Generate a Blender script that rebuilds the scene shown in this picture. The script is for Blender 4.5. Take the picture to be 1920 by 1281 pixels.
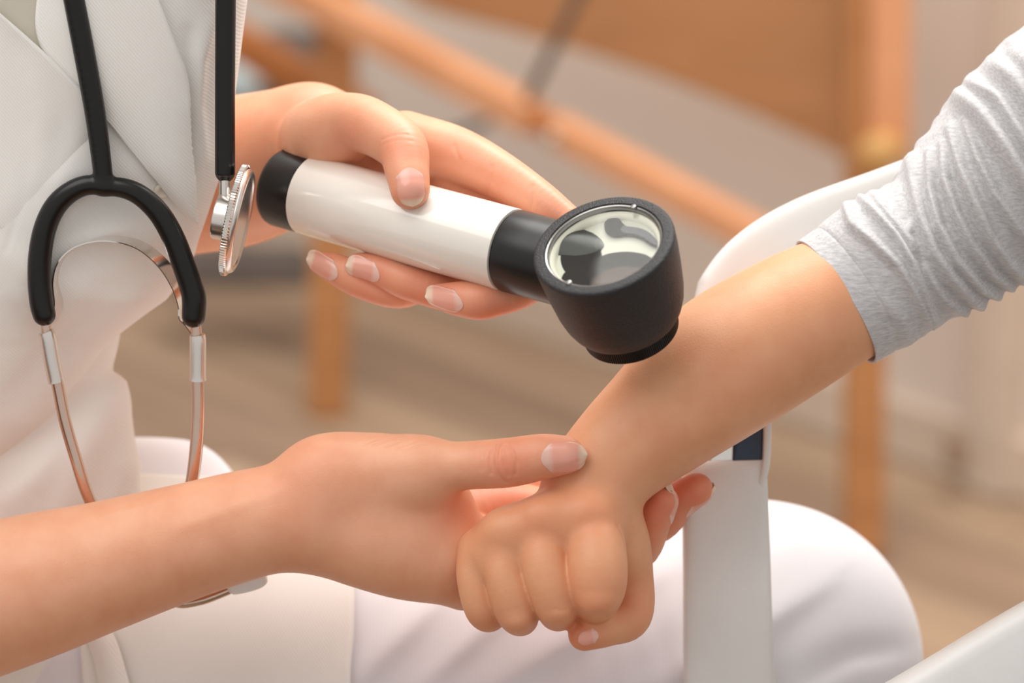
import bpy, bmesh, math, random
import numpy as np
from mathutils import Vector, Matrix
from mathutils.bvhtree import BVHTree

random.seed(7); np.random.seed(7)
for o in list(bpy.data.objects): bpy.data.objects.remove(o)
SC = bpy.context.scene

# ------------------------------------------------------------------ camera, light, exposure
PX = 5333.0            # focal length in pixels of a 1920 px wide frame (100 mm lens)
S = 0.2083e-3          # one unit of the working frame in metres
PITCH = math.radians(20)
CAM = np.array([0.0, 0.0, 1.23])
RIGHT = np.array([1.0, 0, 0])
UP = np.array([0, math.sin(PITCH), math.cos(PITCH)])
BACK = np.array([0, -math.cos(PITCH), math.sin(PITCH)])
cd = bpy.data.cameras.new('camera'); cam = bpy.data.objects.new('camera', cd)
SC.collection.objects.link(cam); SC.camera = cam
cam.location = CAM; cam.rotation_euler = (math.pi/2 - PITCH, 0, 0)
cd.sensor_width = 36; cd.lens = 100; cd.clip_start = 0.05; cd.clip_end = 50
cd.dof.use_dof = True; cd.dof.focus_distance = 1.10; cd.dof.aperture_fstop = 5.6

w = bpy.data.worlds.new('world'); SC.world = w; w.use_nodes = True
bg = w.node_tree.nodes['Background']; bg.inputs[0].default_value = (1.0, 0.975, 0.95, 1); bg.inputs[1].default_value = 0.64

def area(name, loc, target, size, power, col=(1, .97, .93), sy=None):
    l = bpy.data.lights.new(name, 'AREA'); l.energy = power; l.size = size; l.color = col
    if sy: l.shape = 'RECTANGLE'; l.size_y = sy
    o = bpy.data.objects.new(name, l); SC.collection.objects.link(o)
    o.location = loc
    d = Vector(target) - Vector(loc); o.rotation_euler = d.to_track_quat('-Z', 'Y').to_euler()
    return o
area('ceiling_softbox', (-0.75, 0.55, 2.35), (0.0, 1.05, 0.85), 1.3, 14.5, (1, .98, .95))
area('back_light', (0.5, 2.0, 2.3), (0.0, 1.1, 0.85), 0.5, 7, (1, .99, .97))  # added back lamp above, out of view, sized for a crisper handle streak
area('background_fill', (0.3, 2.2, 2.6), (0.2, 3.2, 0.2), 1.8, 66, (1, .97, .93))  # added fill lamp out of view, brightens the wall and floor behind
SC.view_settings.view_transform = 'Standard'; SC.view_settings.look = 'None'
SC.view_settings.gamma = 1; SC.view_settings.use_curve_mapping = False
SC.view_settings.exposure = 0.07
SC.cycles.use_denoising = True
SC.cycles.max_bounces = 10

# ------------------------------------------------------------------ frames
def q(u, v, z=0.0):
    """point of the picture (u,v) at a real distance: z units nearer than the focus plane -> working frame"""
    k = (PX - z) / PX
    return np.array([(u - 960) * k, -(v - 640.5) * k, z])
def rk(r, z): return r * (PX - z) / PX
def toW(P):
    P = np.asarray(P, dtype=float)
    return CAM + S * (P[..., 0:1] * RIGHT + P[..., 1:2] * UP + (P[..., 2:3] - PX) * BACK)
def at(u, v, depth):
    """world point of pixel (u,v) at a distance in metres along the view axis"""
    return toW(np.array([(u - 960) / PX * depth / S, -(v - 640.5) / PX * depth / S, PX - depth / S]))
def onfloor(u, v):
    dpt = CAM[2] / (math.sin(PITCH) + math.cos(PITCH) * (v - 640.5) / PX)
    return at(u, v, dpt)

# ------------------------------------------------------------------ objects
def empty(name, loc, label, cat, group=None):
    o = bpy.data.objects.new(name, None); SC.collection.objects.link(o)
    o.location = loc; o.empty_display_size = .02; o['label'] = label; o['category'] = cat
    if group: o['group'] = group
    return o
def rootloc(p):
    l = np.zeros(3)
    while p is not None: l = l + np.array(p.location); p = p.parent
    return l
def mk(name, V, F, mat, parent=None, label=None, smooth=True, kind=None, attr=None):
    """link ONE mesh object; V in world metres"""
    V = np.asarray(V, dtype=float)
    if parent is not None: V = V - rootloc(parent)
    me = bpy.data.meshes.new(name)
    if isinstance(F, np.ndarray):
        n, m = F.shape
        me.vertices.add(len(V)); me.vertices.foreach_set('co', V.astype(np.float32).ravel())
        me.loops.add(n * m); me.loops.foreach_set('vertex_index', F.astype(np.int32).ravel())
        me.polygons.add(n); me.polygons.foreach_set('loop_start', np.arange(0, n * m, m, dtype=np.int32))
        me.update(calc_edges=True)
    else:
        me.from_pydata([tuple(v) for v in V], [], [tuple(int(i) for i in f) for f in F]); me.update()
    if smooth: me.polygons.foreach_set('use_smooth', np.ones(len(me.polygons), dtype=bool))
    if attr is not None:
        for an, av in attr.items():
            a = me.attributes.new(an, 'FLOAT', 'POINT'); a.data.foreach_set('value', np.asarray(av, dtype=np.float32))
    me.materials.append(mat)
    o = bpy.data.objects.new(name, me); SC.collection.objects.link(o)
    if parent is not None: o.parent = parent
    if label: o['label'] = label
    if kind: o['kind'] = kind
    return o
def fixn(o):
    bm = bmesh.new(); bm.from_mesh(o.data); bmesh.ops.recalc_face_normals(bm, faces=bm.faces[:]); bm.to_mesh(o.data); bm.free()
    return o
def sharp(o, deg=35):
    m = o.modifiers.new('es', 'EDGE_SPLIT'); m.split_angle = math.radians(deg); return o
def bev(o, wd, seg=3):
    m = o.modifiers.new('bv', 'BEVEL'); m.width = wd; m.segments = seg; m.limit_method = 'ANGLE'; m.angle_limit = math.radians(35)
    return o

# ------------------------------------------------------------------ materials
def lin(r, g, b):
    f = lambda c: ((c / 255 + .055) / 1.055) ** 2.4 if c > 10 else c / 255 / 12.92
    return (f(r), f(g), f(b), 1)
def newmat(name):
    m = bpy.data.materials.new(name); m.use_nodes = True
    nt = m.node_tree; return m, nt, nt.nodes['Principled BSDF']
def setc(nt, p, c1, c2, scale, detail=4, stretch=None, rough=.5, bump=0, bscale=None, bdist=.0005, fac=(.35, .65)):
    tc = nt.nodes.new('ShaderNodeTexCoord'); mp = nt.nodes.new('ShaderNodeMapping')
    if stretch: mp.inputs['Scale'].default_value = stretch
    nt.links.new(tc.outputs['Object'], mp.inputs['Vector'])
    n = nt.nodes.new('ShaderNodeTexNoise'); n.inputs['Scale'].default_value = scale; n.inputs['Detail'].default_value = detail
    nt.links.new(mp.outputs[0], n.inputs['Vector'])
    r = nt.nodes.new('ShaderNodeValToRGB'); r.color_ramp.elements[0].position = fac[0]; r.color_ramp.elements[1].position = fac[1]
    r.color_ramp.elements[0].color = c1; r.color_ramp.elements[1].color = c2
    nt.links.new(n.outputs['Fac'], r.inputs[0]); nt.links.new(r.outputs[0], p.inputs['Base Color'])
    p.inputs['Roughness'].default_value = rough
    if bump:
        n2 = nt.nodes.new('ShaderNodeTexNoise'); n2.inputs['Scale'].default_value = bscale or scale * 4; n2.inputs['Detail'].default_value = 3
        nt.links.new(mp.outputs[0], n2.inputs['Vector'])
        b = nt.nodes.new('ShaderNodeBump'); b.inputs['Strength'].default_value = bump; b.inputs['Distance'].default_value = bdist
        nt.links.new(n2.outputs['Fac'], b.inputs['Height']); nt.links.new(b.outputs[0], p.inputs['Normal'])
    return r
def simple(name, c, rough=.5, metal=0, c2=None, scale=30, bump=0, bscale=None, bdist=.0004, coat=0, spec=None, stretch=None):
    m, nt, p = newmat(name)
    c2 = c2 or tuple(min(1, x * 1.08) for x in c[:3]) + (1,)
    setc(nt, p, c, c2, scale, rough=rough, bump=bump, bscale=bscale, bdist=bdist, stretch=stretch)
    p.inputs['Metallic'].default_value = metal
    p.inputs['Coat Weight'].default_value = coat; p.inputs['Coat Roughness'].default_value = .06
    if spec is not None: p.inputs['Specular IOR Level'].default_value = spec
    return m
def skin(name, base, base2, blush, sss=.25, rough=.42):
    m, nt, p = newmat(name)
    r = setc(nt, p, base, base2, 60, detail=6, rough=rough, bump=.4, bscale=1300, bdist=.00022)
    mix = nt.nodes.new('ShaderNodeMix'); mix.data_type = 'RGBA'
    at_ = nt.nodes.new('ShaderNodeAttribute'); at_.attribute_name = 'blush'
    nt.links.new(at_.outputs['Fac'], mix.inputs[0]); nt.links.new(r.outputs[0], mix.inputs[6]); mix.inputs[7].default_value = blush
    nt.links.new(mix.outputs[2], p.inputs['Base Color'])
    p.inputs['Subsurface Weight'].default_value = sss
    p.inputs['Subsurface Radius'].default_value = (1, .35, .2); p.inputs['Subsurface Scale'].default_value = .004
    p.inputs['Specular IOR Level'].default_value = .4
    return m
def nailmat():
    m, nt, p = newmat('nail')
    a = nt.nodes.new('ShaderNodeAttribute'); a.attribute_name = 'along'
    r = nt.nodes.new('ShaderNodeValToRGB'); e = r.color_ramp.elements
    e[0].position = 0; e[0].color = lin(232, 184, 168)
    e[1].position = 1; e[1].color = lin(240, 212, 190)
    for ps, c in ((.14, (234, 186, 172)), (.26, (234, 164, 144)), (.76, (236, 166, 146)), (.84, (240, 202, 178))):
        k = e.new(ps); k.color = lin(*c)
    nt.links.new(a.outputs['Fac'], r.inputs[0]); nt.links.new(r.outputs[0], p.inputs['Base Color'])
    p.inputs['Roughness'].default_value = .24; p.inputs['Subsurface Weight'].default_value = .15
    p.inputs['Subsurface Scale'].default_value = .002; p.inputs['Coat Weight'].default_value = .15
    return m
def cloth(name, c, c2, scale=900, rot=(0, 0, 0), bump=.25, sheen=.2):
    m, nt, p = newmat(name)
    setc(nt, p, c, c2, 14, rough=.85)
    tc = nt.nodes.new('ShaderNodeTexCoord'); mp = nt.nodes.new('ShaderNodeMapping'); mp.inputs['Rotation'].default_value = rot
    nt.links.new(tc.outputs['Object'], mp.inputs['Vector'])
    wv = nt.nodes.new('ShaderNodeTexWave'); wv.inputs['Scale'].default_value = scale; wv.inputs['Distortion'].default_value = .6
    wv.wave_type = 'BANDS'; wv.bands_direction = 'X'
    nt.links.new(mp.outputs[0], wv.inputs['Vector'])
    b = nt.nodes.new('ShaderNodeBump'); b.inputs['Strength'].default_value = bump; b.inputs['Distance'].default_value = .0003
    nt.links.new(wv.outputs['Fac'], b.inputs['Height']); nt.links.new(b.outputs[0], p.inputs['Normal'])
    p.inputs['Sheen Weight'].default_value = sheen; p.inputs['Specular IOR Level'].default_value = .2
    return m
def jersey():
    m, nt, p = newmat('heather_grey_jersey')
    tc = nt.nodes.new('ShaderNodeTexCoord'); mp = nt.nodes.new('ShaderNodeMapping')
    mp.inputs['Rotation'].default_value = (0, math.radians(-35), 0); mp.inputs['Scale'].default_value = (1, 2, 5)
    nt.links.new(tc.outputs['Object'], mp.inputs['Vector'])
    n = nt.nodes.new('ShaderNodeTexNoise'); n.inputs['Scale'].default_value = 260; n.inputs['Detail'].default_value = 6; n.inputs['Roughness'].default_value = .65
    nt.links.new(mp.outputs[0], n.inputs['Vector'])
    r = nt.nodes.new('ShaderNodeValToRGB'); r.color_ramp.elements[0].position = .3; r.color_ramp.elements[1].position = .66
    r.color_ramp.elements[0].color = lin(172, 170, 172); r.color_ramp.elements[1].color = lin(210, 208, 208)
    nt.links.new(n.outputs['Fac'], r.inputs[0]); nt.links.new(r.outputs[0], p.inputs['Base Color'])
    n2 = nt.nodes.new('ShaderNodeTexNoise'); n2.inputs['Scale'].default_value = 1400
    nt.links.new(tc.outputs['Object'], n2.inputs['Vector'])
    b = nt.nodes.new('ShaderNodeBump'); b.inputs['Strength'].default_value = .35; b.inputs['Distance'].default_value = .0002
    nt.links.new(n2.outputs['Fac'], b.inputs['Height']); nt.links.new(b.outputs[0], p.inputs['Normal'])
    p.inputs['Roughness'].default_value = .9; p.inputs['Sheen Weight'].default_value = .3; p.inputs['Specular IOR Level'].default_value = .15
    return m
M = {}
M['skin_low'] = skin('skin_doctor', lin(228, 162, 127), lin(235, 174, 140), lin(226, 134, 104))
M['skin_child'] = skin('skin_child', lin(221, 157, 118), lin(228, 168, 129), lin(224, 140, 102), rough=.45)
M['nail'] = nailmat()
M['coat'] = cloth('white_twill', lin(244, 240, 234), lin(249, 246, 241), scale=300, rot=(0, math.radians(38), 0), bump=.2)
M['shirt'] = simple('inner_cloth_shaded', lin(205, 198, 182), .9, c2=lin(214, 206, 192))  # shade of the neck opening is mixed into this beige
M['trouser'] = cloth('white_trouser_cloth', lin(231, 228, 232), lin(237, 234, 238), scale=200, bump=.05)
M['jersey'] = jersey()
M['jeans'] = simple('denim', lin(30, 42, 66), .9, c2=lin(46, 60, 88), scale=600)
M['rubber'] = simple('black_rubber', lin(12, 11, 11), .3, c2=lin(16, 15, 14), scale=40, bump=.02, bscale=600, spec=.4)
M['chrome'] = simple('chrome', lin(226, 220, 214), .09, 1, c2=lin(236, 230, 224))
M['steel'] = simple('warm_steel', lin(205, 178, 162), .17, 1, c2=lin(216, 190, 174))
M['brushed'] = simple('brushed_aluminium', lin(222, 214, 206), .26, 1, c2=lin(232, 226, 220), bump=.05, bscale=900)
M['whiteplastic'] = simple('white_lacquer', lin(238, 230, 220), .16, c2=lin(241, 234, 225), coat=.6)
M['blackplastic'] = simple('black_plastic', lin(14, 13, 13), .34, c2=lin(18, 17, 17), bump=.05, bscale=1500, bdist=.0001)
M['blackgrain'] = simple('grained_black_plastic', lin(24, 24, 26), .5, c2=lin(38, 38, 41), scale=1600, bump=1.0, bscale=1500, bdist=.0005)
M['cream'] = simple('cream_plastic', lin(226, 222, 208), .45, c2=lin(232, 228, 216))
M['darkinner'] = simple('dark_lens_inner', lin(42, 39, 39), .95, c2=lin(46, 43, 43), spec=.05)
M['silicone'] = simple('clear_white_silicone', lin(240, 238, 235), .35, c2=lin(244, 242, 240))
M['leather'] = simple('white_leather', lin(226, 224, 220), .42, c2=lin(232, 230, 227), bump=.05, bscale=500)
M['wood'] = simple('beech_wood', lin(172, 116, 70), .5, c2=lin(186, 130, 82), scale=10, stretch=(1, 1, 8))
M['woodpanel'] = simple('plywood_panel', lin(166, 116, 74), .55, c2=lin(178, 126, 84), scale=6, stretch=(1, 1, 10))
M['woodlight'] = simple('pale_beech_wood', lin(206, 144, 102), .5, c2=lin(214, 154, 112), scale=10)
M['wooddark'] = simple('dark_beech_wood', lin(166, 98, 44), .5, c2=lin(180, 110, 54), scale=10)  # deeper orange beech of the far rail and rail joint
M['wire'] = simple('grey_wire', lin(88, 80, 74), .4, .3, c2=lin(98, 90, 84))
M['wall'] = simple('beige_wall', lin(218, 204, 192), .9, c2=lin(223, 209, 197), scale=2)
M['base'] = simple('pale_baseboard', lin(206, 188, 170), .7, c2=lin(212, 194, 176))
M['yellow'] = simple('brass_knob', lin(180, 134, 76), .5, c2=lin(188, 142, 84))
M['paleblue'] = simple('pale_blue_rubber', lin(178, 194, 198), .6, c2=lin(188, 204, 208))
M['darkgrey'] = simple('dark_grey_cloth', lin(92, 82, 76), .9, c2=lin(102, 92, 86))
M['plank'] = simple('oak_plank', lin(152, 126, 102), .6, c2=lin(172, 146, 120), scale=3, stretch=(.6, 6, 1))
M['plank2'] = simple('oak_plank_pale', lin(170, 144, 118), .6, c2=lin(186, 160, 134), scale=3, stretch=(.6, 6, 1))
M['plank3'] = simple('oak_plank_dark', lin(134, 110, 90), .6, c2=lin(152, 126, 104), scale=3, stretch=(.6, 6, 1))
M['joint'] = simple('floor_joint', lin(90, 72, 58), .9)
M['bezel'] = simple('grey_bezel', lin(150, 148, 144), .25, .8, c2=lin(160, 158, 154))
M['plate'] = simple('pale_plate', lin(196, 194, 184), .9, c2=lin(200, 198, 188), spec=.1)
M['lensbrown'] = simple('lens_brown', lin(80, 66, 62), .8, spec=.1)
M['slate'] = simple('slate_plastic', lin(92, 90, 96), .8, spec=.1)
M['navy'] = simple('navy_reflection', lin(22, 38, 62), .2, c2=lin(40, 58, 84), scale=60)  # colour of the jeans as mirrored in the chrome
M['button'] = simple('pearl_button', lin(226, 214, 196), .3, c2=lin(234, 222, 206))
gm, gnt, gp = newmat('lens_glass')
gtr = gnt.nodes.new('ShaderNodeBsdfTransparent'); gtr.inputs[0].default_value = (.97, .98, .96, 1)
ggl = gnt.nodes.new('ShaderNodeBsdfGlossy'); ggl.inputs['Roughness'].default_value = .02
gmx = gnt.nodes.new('ShaderNodeMixShader'); gmx.inputs[0].default_value = .02
gnt.links.new(gtr.outputs[0], gmx.inputs[1]); gnt.links.new(ggl.outputs[0], gmx.inputs[2])
gnt.links.new(gmx.outputs[0], gnt.nodes['Material Output'].inputs[0])
M['glass'] = gm

# ------------------------------------------------------------------ signed distance bodies
def spline(pts, n=12):
    P = np.array(pts, float); out = []
    E = np.vstack([2 * P[0] - P[1], P, 2 * P[-1] - P[-2]])
    for i in range(1, len(E) - 2):
        p0, p1, p2, p3 = E[i - 1], E[i], E[i + 1], E[i + 2]
        for t in np.linspace(0, 1, n, endpoint=False):
            out.append(.5 * ((2 * p1) + (-p0 + p2) * t + (2 * p0 - 5 * p1 + 4 * p2 - p3) * t * t + (-p0 + 3 * p1 - 3 * p2 + p3) * t ** 3))
    out.append(P[-1]); return np.array(out)
def cone(A, B, ra, rb, sq=None):
    return ('c', np.array(A, float), np.array(B, float), float(ra), float(rb), sq)
def ell(c, r, ax=None):
    return ('e', np.array(c, float), np.array(r, float), None if ax is None else np.array(ax, float))
def U(k, *ch): return ('u', k, ch)
def chain(pts, k=12, sq=None):
    """pts: (u,v,z,r) -> capsules"""
    R = [list(q(*a[:3])) + [rk(a[3], a[2])] for a in pts]
    if len(R) > 2: R = spline(R, 7)
    R = np.array(R)
    return U(.5, *[cone(a[:3], b[:3], a[3], b[3], sq) for a, b in zip(R[:-1], R[1:])])
def el(u, v, z, rx, ry, rz, ang=0, tilt=0):
    """ellipsoid, ang: rotation in the picture plane (deg, clockwise on screen), tilt about its own vertical"""
    a = math.radians(-ang); t = math.radians(tilt)
    R1 = np.array([[math.cos(a), math.sin(a), 0], [-math.sin(a), math.cos(a), 0], [0, 0, 1]])
    R2 = np.array([[math.cos(t), 0, math.sin(t)], [0, 1, 0], [-math.sin(t), 0, math.cos(t)]])
    return ell(q(u, v, z), (rk(rx, z), rk(ry, z), rk(rz, z)), R2 @ R1)
def sev(n, P):
    if n[0] == 'c':
        _, A, B, ra, rb, sq = n
        X = P - A; ba = B - A
        if sq is not None:
            nn = np.array(sq[:3]); nn = nn / np.linalg.norm(nn)
            X = X + np.outer(X @ nn * (1 / sq[3] - 1), nn).astype(P.dtype)
            ba = ba + nn * (ba @ nn) * (1 / sq[3] - 1)
        t = np.clip((X @ ba) / max(ba @ ba, 1e-6), 0, 1)
        r = ra + (rb - ra) * t
        D = X - t[:, None] * ba
        d = np.sqrt(np.einsum('ij,ij->i', D, D)) - r
        if sq is not None: d = d * min(1, sq[3])
        return d.astype(np.float32)
    if n[0] == 'e':
        _, c, r, ax = n
        X = P - c
        if ax is not None: X = X @ ax.T
        k0 = np.sqrt(((X / r) ** 2).sum(1)); k1 = np.sqrt(((X / (r * r)) ** 2).sum(1)) + 1e-9
        return np.where(k0 < .05, -r.min(), k0 * (k0 - 1) / k1).astype(np.float32)
    _, k, ch = n
    d = sev(ch[0], P)
    for c in ch[1:]:
        e = sev(c, P)
        h = np.maximum(k - np.abs(d - e), 0) / k
        d = np.minimum(d, e) - h * h * k * .25
    return d
def leaves(n, out):
    if n[0] == 'u':
        for c in n[2]: leaves(c, out)
    else: out.append(n)
    return out
def maxk(n): return 0 if n[0] != 'u' else max([n[1]] + [maxk(c) for c in n[2]])
def sevm(n, P, cid, idx, keep):
    if n[0] != 'u': return sev(n, P[idx])
    d = np.full(len(idx), 1e5, np.float32); k = n[1]
    for c in n[2]:
        m = keep[id(c)][cid[idx]]
        if not m.any(): continue
        e = sevm(c, P, cid, idx[m], keep); dd = d[m]
        h = np.maximum(k - np.abs(dd - e), 0) / k
        d[m] = np.minimum(dd, e) - h * h * k * .25
    return d
def ev(f, P, cell=30.0):
    P = np.asarray(P, dtype=np.float32)
    if len(P) < 3000 or f[0] != 'u': return sev(f, P) if len(P) else np.zeros(0, np.float32)
    K = np.floor(P / cell).astype(np.int64); K -= K.min(0); m = K.max(0) + 1
    key = (K[:, 0] * m[1] + K[:, 1]) * m[2] + K[:, 2]
    _, first, cid = np.unique(key, return_index=True, return_inverse=True); cid = cid.ravel()
    cen = (np.floor(P[first] / cell) + .5) * cell; cen = cen.astype(np.float32)
    tot = sev(f, cen) + 2 * cell * .87 + maxk(f) * .8
    keep = {}
    def mark(n):
        if n[0] == 'u':
            k = np.zeros(len(cen), bool)
            for c in n[2]: k |= mark(c)
        else: k = sev(n, cen) <= tot
        keep[id(n)] = k; return k
    mark(f)
    return sevm(f, P, cid, np.arange(len(P)), keep)
def grad(f, P, e=1.0):
    g = np.zeros_like(P)
    for i in range(3):
        dv = np.zeros(3, np.float32); dv[i] = e
        g[:, i] = (ev(f, P + dv) - ev(f, P - dv)) / (2 * e)
    return g
def nets(f, lo, hi, h, project=True):
    lo = np.array(lo, float); hi = np.array(hi, float); c = 4
    nc = np.ceil((hi - lo) / (h * c)).astype(int) + 1
    n = nc * c
    ix = [np.arange(m) for m in nc]
    G = np.stack(np.meshgrid(*ix, indexing='ij'), -1).reshape(-1, 3)
    Pc = lo + (G * c + (c - 1) / 2) * h
    dC = ev(f, Pc, 80.0)
    vol = np.where(dC < 0, -1e3, 1e3).astype(np.float32).reshape(nc)
    vol = vol.repeat(c, 0).repeat(c, 1).repeat(c, 2)
    act = G[np.abs(dC) < h * c * 1.9]
    off = np.stack(np.meshgrid(*[np.arange(c)] * 3, indexing='ij'), -1).reshape(-1, 3)
    I = (act[:, None, :] * c + off[None]).reshape(-1, 3)
    vol[I[:, 0], I[:, 1], I[:, 2]] = ev(f, lo + I * h)
    s = vol < 0
    cnt = np.zeros(tuple(np.array(vol.shape) - 1), np.int8)
    for a in (0, 1):
        for b in (0, 1):
            for e in (0, 1):
                cnt += s[a:s.shape[0] - 1 + a, b:s.shape[1] - 1 + b, e:s.shape[2] - 1 + e]
    cells = np.argwhere((cnt > 0) & (cnt < 8))
    idx = -np.ones(cnt.shape, np.int32); idx[cells[:, 0], cells[:, 1], cells[:, 2]] = np.arange(len(cells))
    acc = np.zeros((len(cells), 3)); num = np.zeros(len(cells))
    cor = [(a, b, e) for a in (0, 1) for b in (0, 1) for e in (0, 1)]
    vals = {k: vol[cells[:, 0] + k[0], cells[:, 1] + k[1], cells[:, 2] + k[2]] for k in cor}
    for k in cor:
        for ax in range(3):
            if k[ax] == 0:
                k2 = list(k); k2[ax] = 1; k2 = tuple(k2)
                v0, v1 = vals[k], vals[k2]; m = (v0 < 0) != (v1 < 0)
                t = np.where(m, v0 / np.where(m, v0 - v1, 1), 0)
                p = np.zeros((len(cells), 3)); p[:] = k; p[:, ax] = t
                acc += p * m[:, None]; num += m
    V = (lo + (cells + acc / num[:, None]) * h).astype(np.float32)
    Q = []
    for ax in range(3):
        sl0 = [slice(None)] * 3; sl1 = [slice(None)] * 3
        sl0[ax] = slice(0, -1); sl1[ax] = slice(1, None)
        a, b = s[tuple(sl0)], s[tuple(sl1)]
        E = np.argwhere(a != b)
        o1, o2 = [x for x in range(3) if x != ax]
        E = E[(E[:, o1] > 0) & (E[:, o2] > 0) & (E[:, o1] < s.shape[o1] - 1) & (E[:, o2] < s.shape[o2] - 1)]
        ins = a[E[:, 0], E[:, 1], E[:, 2]]
        def cid(d1, d2):
            e = E.copy(); e[:, o1] -= d1; e[:, o2] -= d2
            return idx[e[:, 0], e[:, 1], e[:, 2]]
        quad = np.stack([cid(1, 1), cid(0, 1), cid(0, 0), cid(1, 0)], 1)
        flip = ins if ax != 1 else ~ins
        quad[~flip] = quad[~flip][:, ::-1]
        Q.append(quad)
    Q = np.concatenate(Q); Q = Q[(Q >= 0).all(1)]
    if project:
        for _ in range(2):
            d = ev(f, V); g = grad(f, V); l = np.maximum((g * g).sum(1), .15)
            V = V - np.clip(d / l, -h, h)[:, None] * g
    return V, Q
def relax(V, Q, w, it):
    """even out the surface where w > 0"""
    E = np.concatenate([Q[:, [0, 1]], Q[:, [1, 2]], Q[:, [2, 3]], Q[:, [3, 0]]])
    a = np.concatenate([E[:, 0], E[:, 1]]); b = np.concatenate([E[:, 1], E[:, 0]])
    m = w[a] > 0; a, b = a[m], b[m]
    c = np.maximum(np.bincount(a, minlength=len(V)), 1)
    V = V.astype(np.float64)
    for i in range(it):
        s_ = .6
        A = np.stack([np.bincount(a, V[b, k], minlength=len(V)) for k in range(3)], 1) / c[:, None]
        V += (A - V) * (s_ * w)[:, None]
    return V
def march(f, u, v, z0=500, n=90):
    """first hit of the view ray through (u,v), arrays allowed"""
    u = np.atleast_1d(np.asarray(u, float)); v = np.atleast_1d(np.asarray(v, float))
    z = np.full(len(u), float(z0))
    for _ in range(n):
        P = np.stack([q(a, b, c) for a, b, c in zip(u, v, z)])
        z = z - ev(f, P) * .8
    return np.stack([q(a, b, c) for a, b, c in zip(u, v, z)])
def dpoly(V, pts):
    """distance from V to polyline pts"""
    best = np.full(len(V), 1e9, np.float32)
    for a, b in zip(pts[:-1], pts[1:]):
        ba = b - a; X = V - a
        t = np.clip(X @ ba / max(ba @ ba, 1e-6), 0, 1)
        best = np.minimum(best, np.linalg.norm(X - t[:, None] * ba, axis=1))
    return best
def bodymesh(name, parts, mat, parent, creases=(), blush=(), label=None, soft=None):
    """parts: (sdf, lo, hi, h); creases: (sdf, [(u,v)..], depth, width); blush: (u,v,z,r,amount)"""
    VV, QQ, n = [], [], 0
    for f, lo, hi, h in parts:
        V, Q = nets(f, lo, hi, h)
        if soft:
            for sf, wf, it in soft:
                if sf is f: V = relax(V, Q, wf(V), it).astype(np.float32)
        if creases:
            g = grad(f, V); g /= np.linalg.norm(g, axis=1, keepdims=True) + 1e-9
            for cf, pts, dep, wd in creases:
                if cf is not f: continue
                pl = march(f, [p[0] for p in pts], [p[1] for p in pts])
                bb = (V > pl.min(0) - wd * 4).all(1) & (V < pl.max(0) + wd * 4).all(1)
                if not bb.any(): continue
                d = dpoly(V[bb], pl)
                V[bb] -= g[bb] * (dep * np.exp(-(d / wd) ** 2))[:, None]
        VV.append(V); QQ.append(Q + n); n += len(V)
    V = np.concatenate(VV); Q = np.concatenate(QQ)
    bl = np.zeros(len(V))
    for u, v, z, r, a in blush:
        d = np.linalg.norm(V - q(u, v, z), axis=1); bl = np.maximum(bl, a * np.exp(-(d / r) ** 2))
    return mk(name, toW(V), Q, mat, parent, label=label, attr={'blush': bl})
def nail(f, P0, tdir, ndir, L, Wd, parent, free=.22, label=None, lift=1.0, tint=1.0):
    """plate lying on the finger: P0 centre near the surface, tdir towards the tip, ndir outwards (working frame)"""
    n = np.array(ndir, float); n /= np.linalg.norm(n)
    t = np.array(tdir, float); t -= n * (t @ n); t /= np.linalg.norm(t); s = np.cross(n, t)
    NA, NB = 34, 15
    A = (1 - np.cos(np.linspace(0, math.pi, NA))) / 2; B = np.linspace(-1, 1, NB)
    pts = np.zeros((NA, NB, 3)); H = np.zeros((NA, NB))
    for i, a in enumerate(A):
        wv = 1.0
        if a > .62: wv = math.sqrt(max(0, 1 - ((a - .62) / .381) ** 2))
        if a < .2: wv = 1 - .22 * ((.2 - a) / .2) ** 2
        for j, b in enumerate(B):
            pts[i, j] = P0 + t * ((a - .5) * L + (.16 * L * b * b * max(0, 1 - a / .3))) + s * b * Wd / 2 * wv
    flat = pts.reshape(-1, 3); hh = np.full(len(flat), 60.0)
    for _ in range(60): hh -= np.clip(ev(f, flat + n * hh[:, None]), -8, 8) * .8
    H = hh.reshape(NA, NB)
    ke = int(np.searchsorted(A, 1 - free)); k0 = int(np.searchsorted(A, 1 - free - .2))
    sl = (H[ke] - H[k0]) / (A[ke] - A[k0])
    for i in range(ke + 1, NA): H[i] = np.maximum(H[i], H[ke] + sl * (A[i] - A[ke]) * .9)
    # arch across
    Hc = np.minimum(H, H[:, NB // 2][:, None] + 2) ; Hc = np.maximum(Hc, H[:, NB // 2][:, None] - Wd * .34)
    top = pts + n * (np.maximum(Hc, H - 1e9) + lift)[..., None]
    edge = np.minimum(1, np.abs(B)) ** 6
    top = top - n * (edge * lift * 1.2)[None, :, None]
    bot = top - n * (lift + 2.2)
    V = np.concatenate([top.reshape(-1, 3), bot.reshape(-1, 3)]); N = NA * NB
    F = []
    for i in range(NA - 1):
        for j in range(NB - 1):
            a0 = i * NB + j
            F.append((a0, a0 + NB, a0 + NB + 1, a0 + 1)); F.append((N + a0, N + a0 + 1, N + a0 + NB + 1, N + a0 + NB))
    ring = [j for j in range(NB)] + [i * NB + NB - 1 for i in range(1, NA)] + [(NA - 1) * NB + j for j in range(NB - 2, -1, -1)] + [i * NB for i in range(NA - 2, 0, -1)]
    for a0, b0 in zip(ring, ring[1:] + ring[:1]): F.append((a0, b0, N + b0, N + a0))
    al = np.repeat(A, NB); 
    o = mk('fingernail', toW(V), np.array(F), M['nail'], parent, label=label, attr={'along': np.concatenate([al, al]) * tint})
    return fixn(o)

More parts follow.
